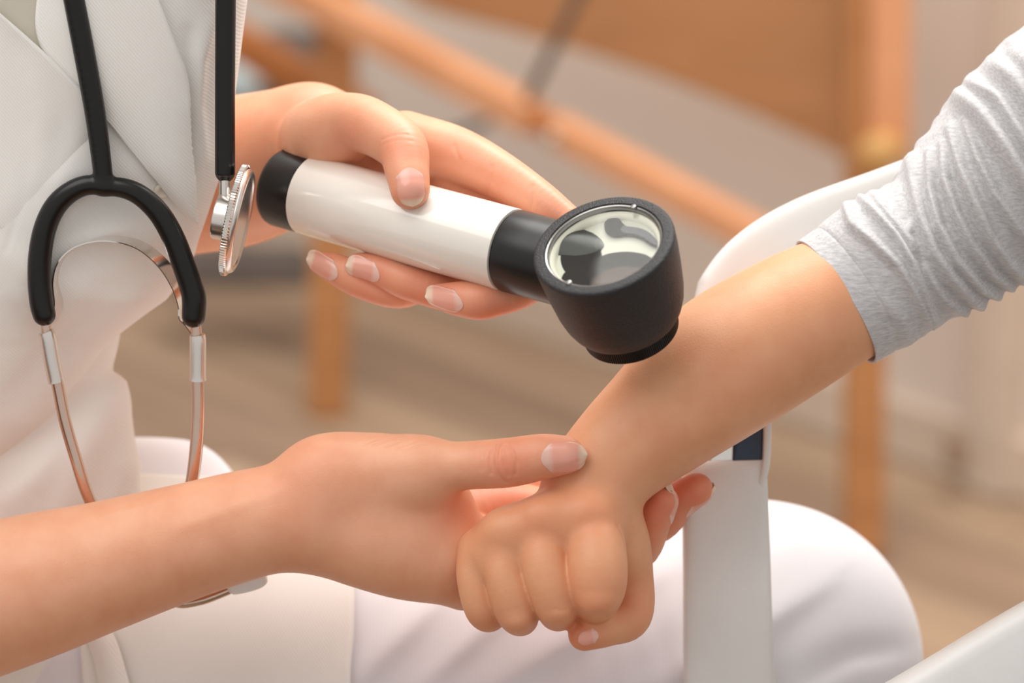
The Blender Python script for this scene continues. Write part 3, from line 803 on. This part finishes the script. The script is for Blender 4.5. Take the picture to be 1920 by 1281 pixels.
# lower part of the coat (skirt at the hip)
def rowsL(v):
    xr = I_(v, [520, 600, 640, 680, 694, 702, 716, 760, 820, 870, 950, 1060, 1400], [236, 229, 222, 214, 214, 226, 238, 246, 254, 263, 268, 262, 230])
    return xr - 300, 300, -330 - .12 * (v - 600), 150
vsL = np.linspace(520, 1400, 260); VL = loft(rowsL, vsL, 360)
foldsL = [([(225, 690), (160, 730), (80, 800), (0, 860)], 16, -12, 2.4), ([(232, 716), (200, 760), (150, 860), (120, 950)], 26, 9, 1.4),
          ([(240, 790), (200, 870), (180, 960)], 24, -7, 1.5), ([(200, 640), (120, 700), (40, 780)], 22, 8, 1.5), ([(140, 820), (60, 900), (0, 950)], 22, 8, 1.6), ([(255, 900), (225, 980)], 14, -6, 1)]
VL = applyfolds(VL, foldsL)
fixn(mk('coat_skirt', toW(VL.reshape(-1, 3)), gridF(len(vsL), 360), M['coat'], coat))
# sleeve hanging outside the frame around the upper arm
sl = tube([(-300, -260, -230, 300), (-420, 200, -260, 262), (-500, 600, -200, 228), (-530, 860, -150, 214)], 60, 16, cap=False)
o_ = wmk('coat_sleeve', sl, M['coat'], coat); md = o_.modifiers.new('s', 'SOLIDIFY'); md.thickness = .002

# ---- trousers
zt = -640
TRO = U(80, chain([(150, 1230, zt, 330), (900, 1330, zt, 330), (1300, 1262, zt, 300)], 60), el(1425, 1240, zt, 303, 300, 290),
        el(270, 1090, zt + 20, 190, 240, 240), chain([(200, 930, zt + 20, 101), (268, 930, zt + 20, 101), (335, 930, zt + 20, 101)]), chain([(1400, 1300, zt, 270), (1450, 2500, zt - 620, 190)], 80))
tV, tQ = nets(TRO, q(-250, 2900, -1500), q(1790, 780, -300), 11.0)
tu, tv = unproj(tV); hgt = np.zeros(len(tV))
for pts, wd, amp, asym in [([(620, 1330), (760, 1190), (860, 1090)], 22, 14, 1.6), ([(900, 1310), (1080, 1200), (1260, 1060)], 22, 16, 1.7), ([(1180, 1330), (1420, 1180), (1560, 1085)], 24, 15, 1.7),
                            ([(980, 1150), (1150, 1060), (1250, 980)], 20, 12, 1.6), ([(760, 1320), (900, 1190), (1000, 1120)], 18, 9, 1.4), ([(1480, 1290), (1600, 1230), (1700, 1215)], 20, -12, 1.5)]:
    hgt += amp * ridge2d(tu, tv, pts, wd, asym)
gN = grad(TRO, tV); gN /= np.linalg.norm(gN, axis=1, keepdims=True)
tV = tV + gN * (hgt * np.clip(gN[:, 2], 0, 1))[:, None]
tro = mk('trousers', toW(tV), tQ, M['trouser'], doc)
TT = BVHTree.FromPolygons([Vector(v) for v in tV], [tuple(int(i) for i in f) for f in tQ])
flap('coat_flap', [(150, 900), (158, 1030), (150, 1160), (165, 1400)], [(600, 900), (655, 1030), (664, 1180), (652, 1400)],
     lambda a, b: 14 + 10 * b ** 3 + 5 * math.sin(7 * b + 3 * a), M['coat'], coat, tree=TT, n=(60, 50), thick=6, label='white coat flap spread over the thigh')
flap('coat_hem_fold', [(158, 1190), (180, 1240), (200, 1330)], [(172, 1165), (215, 1190), (262, 1330)], lambda a, b: 34 + 16 * math.sin(math.pi * b), M['coat'], coat, tree=TT, n=(30, 20), thick=8)

# ================================================================== CHILD
kid = empty('person', onfloor(2600, 2000), 'child in a grey long sleeve holding out a bare forearm with a closed fist', 'person')
kfing = U(8,
    chain([(1112, 975, 80, 50), (1119, 1035, 126, 56), (1120, 1095, 140, 55), (1115, 1128, 96, 42), (1105, 1118, 40, 38), (1090, 1070, 0, 34)]),
    chain([(1015, 985, 86, 44), (1021, 1060, 122, 43), (1041, 1125, 124, 43), (1046, 1148, 74, 35), (1040, 1110, 10, 34)]),
    chain([(945, 1005, 70, 40), (946, 1075, 98, 38), (966, 1140, 92, 41), (978, 1158, 50, 32), (978, 1110, 10, 32)]),
    chain([(893, 1030, 40, 36), (888, 1085, 62, 32), (906, 1142, 56, 35), (922, 1152, 20, 30), (935, 1110, -10, 30)]))
kthumb = chain([(1150, 1010, 20, 60), (1186, 1085, 15, 40), (1182, 1155, 30, 40), (1140, 1178, 62, 34), (1096, 1190, 78, 31)])
kpalm = U(40,
    chain([(1760, 440, -110, 128), (1600, 545, -70, 124), (1480, 612, -45, 134), (1350, 692, -20, 137), (1228, 792, 0, 114), (1160, 852, 10, 101), (1105, 915, 25, 92)]),
    el(1030, 1035, 34, 152, 96, 76, -4), el(1085, 985, 70, 98, 62, 72, 0), el(960, 1030, 56, 92, 70, 62, -24), el(1165, 1030, 20, 50, 72, 60, 0), el(1030, 990, 80, 110, 46, 52, -8),
    el(1108, 962, 116, 38, 28, 30), el(1018, 966, 112, 34, 26, 28), el(948, 992, 92, 30, 24, 26))
KID = U(10, U(26, kpalm, kthumb), kfing)
KID = U(22, KID, el(1122, 1128, 166, 26, 20, 22), el(1050, 1150, 138, 20, 16, 20), el(972, 1164, 108, 18, 15, 18))
kcre = [(KID, [(1158, 985), (1170, 1010), (1176, 1050)], 2, 5), (KID, [(1040, 1142), (1052, 1146), (1064, 1143)], .8, 3)]
kbl = [(1110, 970, 140, 60, .5), (1010, 985, 130, 55, .5), (1120, 1120, 170, 55, .5), (1052, 1150, 120, 45, .5), (975, 1165, 90, 45, .4), (915, 1165, 60, 40, .4), (1080, 1195, 90, 55, 1.0), (1180, 1130, 50, 60, .5),
       (1350, 690, 100, 90, .2), (930, 1010, 100, 50, .3)]
kb = bodymesh('body', [(KID, q(840, 1260, -260), q(1900, 300, 220), 2.8)], M['skin_child'], kid, creases=kcre, blush=kbl, soft=[(KID, lambda V: np.clip((V[:, 0] + V[:, 1] * .6 + 20) / 60, 0, 1), 70), (KID, lambda V: np.full(len(V), .7), 4)])
nail(KID, sp(KID, 1103, 1198), (-1, -.25, 0), (-.05, -.5, 1), 38, 28, kb, .12, tint=.75)
# sleeve
SLEEVE_FOLDS = [
    ([(1582, 372), (1597, 423), (1635, 456), (1681, 498), (1714, 550), (1745, 610)], 9, 10, 1.7), ([(1605, 362), (1644, 404), (1681, 447), (1710, 498), (1730, 550), (1750, 604)], 8, 11, 1.5),
    ([(1630, 358), (1672, 414), (1705, 456), (1716, 480)], 8, 9, 1.5), ([(1650, 560), (1690, 600), (1705, 650)], 14, 4, 1.4),
    ([(1704, 300), (1714, 362), (1724, 418), (1747, 475), (1780, 521), (1822, 562), (1862, 590)], 11, 14, 1.5),
    ([(1742, 285), (1742, 362), (1756, 428), (1789, 489), (1836, 540), (1890, 565)], 9, 14, 1.4), ([(1766, 270), (1770, 343), (1789, 404), (1817, 461), (1855, 512), (1905, 548)], 9, 14, 1.4),
    ([(1780, 240), (1799, 320), (1822, 381), (1850, 447), (1883, 493), (1935, 540)], 10, 15, 1.4), ([(1808, 225), (1831, 301), (1864, 372), (1911, 437), (1960, 480)], 9, 12, 1.5),
    ([(1798, 180), (1841, 222), (1878, 278), (1916, 343), (1970, 420)], 18, 20, 1.3), ([(1815, 155), (1873, 193), (1916, 267), (1980, 360)], 14, 16, 1.3), ([(1860, 120), (1905, 160), (1960, 240)], 20, 16, 1.3),
    ([(1905, 100), (1970, 170), (2040, 260)], 22, 18, 1.3), ([(1760, 560), (1790, 575), (1830, 600)], 9, 8, 1.3), ([(1735, 500), (1760, 550), (1800, 590)], 8, 7, 1.5),
    ([(1720, 400), (1700, 440), (1712, 470)], 10, 5, 1.2)]
def sleeve():
    cl = spline([(*q(1567, 567, -72), 137), (*q(1610, 540, -77), 140), (*q(1658, 508, -80), 147), (*q(1752, 456, -95), 146), (*q(1812, 408, -105), 166), (*q(1872, 356, -115), 182), (*q(1960, 280, -130), 205), (*q(2120, 160, -150), 225), (*q(2300, 60, -170), 240), (*q(2560, -60, -200), 260)], 46)
    C, R = cl[:, :3], cl[:, 3]
    nS, nT = len(C), 260
    T, N, B = frames(C)
    s = np.concatenate([[0], np.cumsum(np.linalg.norm(np.diff(C, axis=0), axis=1))])
    th = np.linspace(0, 2 * math.pi, nT, endpoint=False)
    # angle measured from the camera side
    V = np.zeros((nS, nT, 3)); rg = random.Random(11)
    zdir = np.array([0, 0, 1.0]); H = np.zeros((nS, nT))
    S2, TH = np.meshgrid(s, th, indexing='ij'); PH = (TH + math.pi) % (2 * math.pi) - math.pi
    folds = []
    # (s0, skew, curve, amp, width, centre angle, half extent) on the side away from the camera
    for s0, amp, wd in [(118, 9, 12), (160, 11, 13), (205, 12, 14), (252, 12, 12), (300, 13, 14), (345, 14, 15), (392, 13, 15), (440, 16, 18), (500, 16, 20), (580, 16, 24), (680, 16, 30), (800, 18, 34)]:
        folds.append((s0 + rg.uniform(-8, 8), rg.uniform(-30, 0), rg.uniform(-12, 8), amp, wd, 0, 0))
    back_ = np.zeros((nS, nT))
    for s0, sk, cv, amp, wd, c, ex in folds:
        x = S2 - (s0 + sk * np.sin(TH)); back_ += .55 * amp * np.exp(-(x / wd) ** 2)
    base = C[:, None] + (N[:, None] * np.cos(TH)[..., None] + B[:, None] * np.sin(TH)[..., None]) * R[:, None, None]
    nz = (N[:, None] * np.cos(TH)[..., None] + B[:, None] * np.sin(TH)[..., None])[..., 2]
    uu, vv = unproj(base); fr = np.zeros((nS, nT))
    for pts, wd, amp, asym in SLEEVE_FOLDS: fr = np.maximum(fr, 2.1 * amp * ridge2d(uu, vv, pts, wd, asym))
    k = np.clip(nz * 2.5 + .6, 0, 1); H = back_ * (1 - k) + fr * k - 5 * np.clip((S2 - 60) / 80, 0, 1)
    # hem: slightly oblique cut
    for i in range(nS):
        for j in range(nT):
            dirv = N[i] * math.cos(th[j]) + B[i] * math.sin(th[j])
            V[i, j] = C[i] + dirv * (R[i] + H[i, j])
    # hem stitch line: slight step
    st = np.exp(-((S2 - 46) / 3.5) ** 2) * 2.2
    V -= (V - C[:, None]) / np.linalg.norm(V - C[:, None], axis=2, keepdims=True) * st[..., None]
    return V
SV = sleeve()
so = fixn(mk('sleeve', toW(SV.reshape(-1, 3)), gridF(SV.shape[0], SV.shape[1]), M['jersey'], kid, label='heather grey jersey sleeve pushed up in folds'))
md = so.modifiers.new('s', 'SOLIDIFY'); md.thickness = .0011; md.offset = -1
SH = U(90, chain([(2480, -20, -190, 250), (2800, 60, -260, 300)]), chain([(2860, -120, -300, 280), (2860, 500, -340, 400), (2800, 1250, -330, 420)]))
sV, sQ = nets(SH, q(2250, 1900, -900), q(3500, -600, 250), 16)
mk('shirt', toW(sV), sQ, M['jersey'], kid, label='heather grey jersey shirt')
# jeans thigh on the seat
JE = U(60, chain([(2050, 1420, -60, 160), (2500, 1330, -90, 210)], 60))
jV, jQ = nets(JE, q(1800, 1800, -400), q(2900, 1000, 250), 9)
mk('jeans', toW(jV), jQ, M['jeans'], kid, label='dark blue jeans leg in the corner')

# ================================================================== DERMATOSCOPE
hd_ax = np.array([.835, -.230, .5]); hd_ax /= np.linalg.norm(hd_ax)
C1 = q(581, 366, -165); C2 = q(957, 469, 60); hd_ax = (C2 - C1) / np.linalg.norm(C2 - C1); LEN = np.linalg.norm(C2 - C1)
ds = empty('dermatoscope', toW(C1), 'white and black handheld skin magnifier held over the child\'s forearm', 'magnifier')
R0 = 78.5
wmk('handle', lathe(C1, hd_ax, [(0, 0), (R0 - 4, 0), (R0 - .8, .8), (R0, 3), (R0, LEN - 3), (R0 - .8, LEN - .8), (R0 - 4, LEN), (0, LEN)], 128), M['whiteplastic'], ds, label='glossy white barrel')
wmk('end_cap', lathe(C1, hd_ax, [(0, -80), (50, -80), (64, -79), (71, -76), (75, -71), (76.6, -64), (76.6, -2), (70, 0), (0, 0)], 128), M['blackplastic'], ds, label='black end cap')
sharp(bpy.context.scene.objects['handle'])
# slot in the cap: recessed-looking raised oval rim with dark inside
a, e1, e2 = basis(hd_ax)
upd = np.array([0, 1, .1]); upd = upd - hd_ax * (upd @ hd_ax); upd /= np.linalg.norm(upd); sd = np.cross(hd_ax, upd)
def oval(centre, u_, v_, n_, ru, rv, h0, h1, seg=40, R=76):
    V = []; F = []
    for rr_, hh in ((1, h0), (1, h1), (.82, h1), (.74, h1 - 1.5), (.0, h1 - 2)):
        for k in range(seg):
            an = 2 * math.pi * k / seg; x = math.copysign(abs(math.cos(an)) ** .6, math.cos(an)) * ru * rr_; y = math.sin(an) * rv * rr_
            drop = R - math.sqrt(R * R - y * y)
            V.append(centre + u_ * x + v_ * y + n_ * (hh - drop))
    for i in range(4):
        for k in range(seg): F.append((i * seg + k, i * seg + (k + 1) % seg, (i + 1) * seg + (k + 1) % seg, (i + 1) * seg + k))
    return np.array(V), F
nd = upd * .93 + np.cross(hd_ax, upd) * 0; ndz = np.array([0, 0, 1.0]) - hd_ax * hd_ax[2]; ndz /= np.linalg.norm(ndz)
nd = upd * .97 + ndz * .22; nd -= hd_ax * (nd @ hd_ax); nd /= np.linalg.norm(nd)
wmk('slot', oval(C1 - hd_ax * 42 + nd * 76, hd_ax, np.cross(hd_ax, nd), nd, 27, 8, -2, 1.2), M['rubber'], ds, label='small oval slot')
# neck
NL = 235
wmk('neck', lathe(C2, hd_ax, [(0, 0), (R0 - 6, 0), (R0 - 6, 3), (R0 - 1.5, 5), (R0 - .5, 8), (R0 - 1, 60), (R0 - 2, NL - 60), (R0 - 6, NL - 20), (0, NL - 18)], 128), M['blackplastic'], ds, label='black neck')
# head
hax = np.array([-.30, .72, .62]); hax -= hd_ax * (hax @ hd_ax) * .4; hax /= np.linalg.norm(hax)
TOP = q(1131, 458, 250)
dn = -hax
def dome(r0, r1, t0, t1, n=6): return [(r0 + (r1 - r0) * math.sin(i / n * math.pi / 2), t0 + (t1 - t0) * (1 - math.cos(i / n * math.pi / 2))) for i in range(n + 1)]
prof = [(108, 14), (108, 3), (110, 0), (124, 0), (128, 1.2), (130, 4), (130.5, 8), (129, 36), (124.5, 82), (119, 125), (113.5, 150), (106.5, 168), (99, 180), (91, 187), (72, 189), (72, 60), (104, 40), (108, 34)]
wmk('head', lathe(TOP, dn, prof, 160, closed=True), M['blackgrain'], ds, label='black grained lens head')
# knurled ring
V = []; F = []; NT = 132
a, e1, e2 = basis(dn); seg = NT * 4
for r_, t in ((70, 186), (84, 186), (88, 189), (88, 214), (85, 218), (66, 218), (60, 212)):
    for k in range(seg):
        tooth = 1.8 if (k % 4) in (0, 1) and r_ >= 88 else 0
        an = 2 * math.pi * k / seg; V.append(TOP + dn * t + (e1 * math.cos(an) + e2 * math.sin(an)) * (r_ + tooth))
for i in range(6):
    for k in range(seg): F.append((i * seg + k, i * seg + (k + 1) % seg, (i + 1) * seg + (k + 1) % seg, (i + 1) * seg + k))
o_ = wmk('knurled_ring', (np.array(V), F), M['blackplastic'], ds, smooth=False, label='black ridged focus ring')
wmk('bezel', lathe(TOP, dn, [(109, 10), (109, 4), (107.5, 2), (105, 3), (104, 7), (102, 9), (102, 14), (109, 14)], 128, closed=True), M['bezel'], ds, label='thin polished bezel')
wmk('inner_ring', lathe(TOP, dn, [(108, 13), (102, 13), (97, 17), (94, 24), (94, 34), (108, 34)], 128, closed=True), M['cream'], ds, label='cream inner ring')
wmk('lens', lathe(TOP, dn, [(0, 8), (60, 9), (101, 10), (101, 12), (60, 11.5), (0, 11)], 96), M['glass'], ds, label='clear round lens')
wmk('inner_plate', lathe(TOP, dn, [(0, 28), (98, 28), (98, 33), (0, 33)], 96), M['plate'], ds, label='pale plate under the lens')
mj = np.array([.93, .37, 0]); mj -= hax * (mj @ hax); mj /= np.linalg.norm(mj); mn = np.cross(hax, mj); mn = mn if mn[1] < 0 else -mn
def onplate(u, v, t, clip=97):
    o = np.array([0, 0, PX]); d = q(u, v, 0) - o; c = TOP + dn * t
    p = o + d * (((c - o) @ dn) / (d @ dn)); x, y = (p - c) @ mj, (p - c) @ mn; m = math.hypot(x, y)
    if m > clip: x, y = x / m * clip, y / m * clip
    return c + mj * x + mn * y
def plateshape(nm, pts, t, mat, lab=None, h=2, ns=10):
    P_ = spline([(a, b, 0) for a, b in pts + pts[:1]], ns)[:-1, :2]
    n = len(P_); V = [onplate(a, b, t) for a, b in P_] + [onplate(a, b, t) + dn * h for a, b in P_]
    F = [tuple(range(n)), tuple(n + k for k in range(n))[::-1]] + [(k, (k + 1) % n, n + (k + 1) % n, n + k) for k in range(n)]
    return wmk(nm, (np.array(V), F), mat, ds, label=lab, smooth=False)
def ring_(u, v, a, b, rot, n=20): return [(u + a * math.cos(i / n * 2 * math.pi) * math.cos(rot) - b * math.sin(i / n * 2 * math.pi) * math.sin(rot), v + a * math.cos(i / n * 2 * math.pi) * math.sin(rot) + b * math.sin(i / n * 2 * math.pi) * math.cos(rot)) for i in range(n)]
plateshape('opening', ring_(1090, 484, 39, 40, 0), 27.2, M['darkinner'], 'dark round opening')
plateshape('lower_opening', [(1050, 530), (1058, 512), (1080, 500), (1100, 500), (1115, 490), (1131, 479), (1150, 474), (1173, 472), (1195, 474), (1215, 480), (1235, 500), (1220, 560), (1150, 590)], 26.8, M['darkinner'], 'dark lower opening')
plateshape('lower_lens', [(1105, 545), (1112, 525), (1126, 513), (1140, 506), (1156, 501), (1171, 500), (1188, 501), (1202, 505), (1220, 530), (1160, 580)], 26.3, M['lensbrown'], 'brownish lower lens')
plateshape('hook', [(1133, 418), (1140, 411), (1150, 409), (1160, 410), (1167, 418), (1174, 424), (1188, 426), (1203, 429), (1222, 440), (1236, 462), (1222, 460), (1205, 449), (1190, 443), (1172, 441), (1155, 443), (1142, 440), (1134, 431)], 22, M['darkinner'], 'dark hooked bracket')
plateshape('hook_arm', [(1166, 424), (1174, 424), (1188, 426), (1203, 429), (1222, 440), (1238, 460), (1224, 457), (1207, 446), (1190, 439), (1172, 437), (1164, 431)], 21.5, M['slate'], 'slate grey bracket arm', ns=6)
for px_, py_ in ((1188, 389), (1065, 533)):
    c_ = onplate(px_, py_, 1, 107)
    wmk('catch', lathe(c_, hax, [(0, 0), (6, 0), (5, 3), (0, 4)], 16), M['bezel'], ds)

# ================================================================== STETHOSCOPE
zs = lambda v: 128 - .235 * v
st = empty('stethoscope', toW(q(200, 345, zs(345))), 'black stethoscope hanging from the neck in front of the white coat', 'stethoscope')
def P(u, v, r, dz=0): return (u, v, zs(v) + dz, r)
YT = U(8, chain([P(116, -120, 20), P(139, 0, 20), P(160, 110, 20), P(178, 210, 19.5), P(190, 300, 18.5), P(195, 348, 18)], 6),
       chain([P(195, 348, 18), P(160, 348, 19), P(128, 363, 20), P(102, 390, 21), P(84, 430, 21.5), P(75, 480, 22), P(74, 530, 22), P(78, 570, 22), P(83, 590, 21.5)], 8),
       chain([P(195, 348, 18), P(236, 354, 19), P(268, 370, 20), P(300, 402, 21), P(325, 446, 21.5), P(344, 495, 22), P(358, 535, 22.5), P(364, 560, 23), P(363, 593, 22)], 8))
yV, yQ = nets(YT, q(30, 640, -80), q(420, -150, 190), 3)
mk('tubing', toW(yV), yQ, M['rubber'], st, label='black Y-shaped rubber tubing')
wmk('tubing', tube([P(425, -140, 20, -60), P(423, 0, 19.5, -55), P(422, 160, 19, -50), P(422, 310, 19, -45), P(422, 324, 18.5, -45), P(422, 328, 16, -45)], 28, 10), M['rubber'], st, label='black straight rubber tube to the chest piece')
# spring ribbon
path = [(84, 618), (97, 603), (102, 570), (99, 530), (108, 494), (136, 466), (178, 453), (222, 455), (262, 470), (298, 502), (322, 540), (334, 575), (336, 598), (348, 612), (364, 634)]
C = spline([q(u, v, zs(v) - 12) for u, v in path], 12); T = np.gradient(C, axis=0); T /= np.linalg.norm(T, axis=1, keepdims=True)
V = []; F = []
for i in range(len(C)):
    t = i / (len(C) - 1); wv = np.array([10 + 8 * t, 10, -34.0]); wv -= T[i] * (wv @ T[i]); n2 = np.cross(T[i], wv); n2 /= np.linalg.norm(n2)
    hw = 1.0 if .1 < t < .9 else .75
    for a_, b_ in ((-.5, -1), (.5, -1), (.5, 1), (-.5, 1)): V.append(C[i] + wv * (a_ + .5) * hw + n2 * b_ * 1.2)
for i in range(len(C) - 1):
    for k in range(4): F.append((i * 4 + k, i * 4 + (k + 1) % 4, (i + 1) * 4 + (k + 1) % 4, (i + 1) * 4 + k))
F += [(0, 1, 2, 3), tuple(4 * (len(C) - 1) + k for k in (3, 2, 1, 0))]
sharp(wmk('spring', (np.array(V), F), M['chrome'], st, label='chrome leaf spring'))
wmk('ear_tube', tube([P(84, 585, 8.5), P(88, 625, 10), P(97, 670, 11), P(108, 722, 11.5), P(122, 790, 11.5), P(142, 860, 11.5), P(165, 930, 11.5), P(200, 1000, 11), P(250, 1060, 10)], 28, 10), M['steel'], st, label='steel ear tube')
wmk('ear_tube', tube([P(366, 585, 9), P(369, 640, 10.5), P(371, 720, 12), P(371, 790, 12.5), P(366, 860, 12.5), P(356, 920, 12), P(330, 1000, 11), P(308, 1075, 10), P(326, 1127, 9.5, 20), P(375, 1126, 9.5, 30), P(440, 1102, 9, 30)], 28, 10), M['steel'], st)
wmk('ear_tip', tube([P(428, 1102, 12, 30), P(436, 1099, 17, 30), P(462, 1092, 19, 30), P(485, 1085, 18, 30), P(497, 1080, 12, 30), P(500, 1079, 4, 30)], 28, 6), M['silicone'], st, label='white soft ear tip')
wmk('clip', tube([P(86, 622, 14.5, 4), P(90, 634, 15.5, 4), P(97, 675, 15.5, 4), P(104, 708, 15.5, 4), P(106, 716, 16, 4)], 28, 4), M['brushed'], st, label='metal clip sleeve')
wmk('clip', tube([P(370, 628, 14.5, 4), P(371, 640, 15.5, 4), P(371, 680, 15.5, 4), P(371, 705, 15.5, 4), P(371, 713, 16, 4)], 28, 4), M['brushed'], st)
# chest piece
zc_ = zs(400) - 45
wmk('stem', tube([(422, 320, zc_ + 15, 11.5), (422, 345, zc_ + 8, 11.5), (422, 378, zc_, 11.5)], 28, 6), M['chrome'], st, label='chrome stem')
dax = q(475, 423, zc_ + 22) - q(410, 400, zc_); dax /= np.linalg.norm(dax)
dax = np.array([.955, -.20, .02]); dax /= np.linalg.norm(dax)
O = q(402, 405, zc_ + 2)
wmk('chest_piece', lathe(O, dax, [(0, 0), (34, 0), (41, 1.5), (43, 5), (43, 28), (46, 32), (60, 36), (70, 38), (0, 38.5)], 96), M['brushed'], st, label='brushed metal chest piece drum')
V = []; F = []; seg = 116 * 4
a, e1, e2 = basis(dax)
for r_, t in ((55, 36), (88, 34), (103, 33), (105, 35), (105, 43), (103, 46), (95, 48), (60, 50)):
    for k in range(seg):
        tooth = 1.8 if (k % 4) in (0, 1) and r_ >= 105 else 0; an = 2 * math.pi * k / seg
        V.append(O + dax * t + (e1 * math.cos(an) + e2 * math.sin(an)) * (r_ + tooth))
for i in range(7):
    for k in range(seg): F.append((i * seg + k, i * seg + (k + 1) % seg, (i + 1) * seg + (k + 1) % seg, (i + 1) * seg + k))
wmk('knurled_rim', (np.array(V), F), M['chrome'], st, smooth=False, label='chrome ridged rim')
wmk('diaphragm', lathe(O, dax, [(99, 44), (100, 49), (97, 54), (92, 56.5), (87, 56), (84, 53), (0, 52.5), (0, 44)], 128), M['brushed'], st, label='pale round diaphragm')
for o in list(bpy.data.objects):
    if o.parent in (ds, st) and o.name.split('.')[0] not in ('tubing', 'ear_tube', 'ear_tip') and not o.modifiers: sharp(o, 38)
print('tris', sum(len(o.data.polygons) * 2 for o in bpy.data.objects if o.type == 'MESH'))
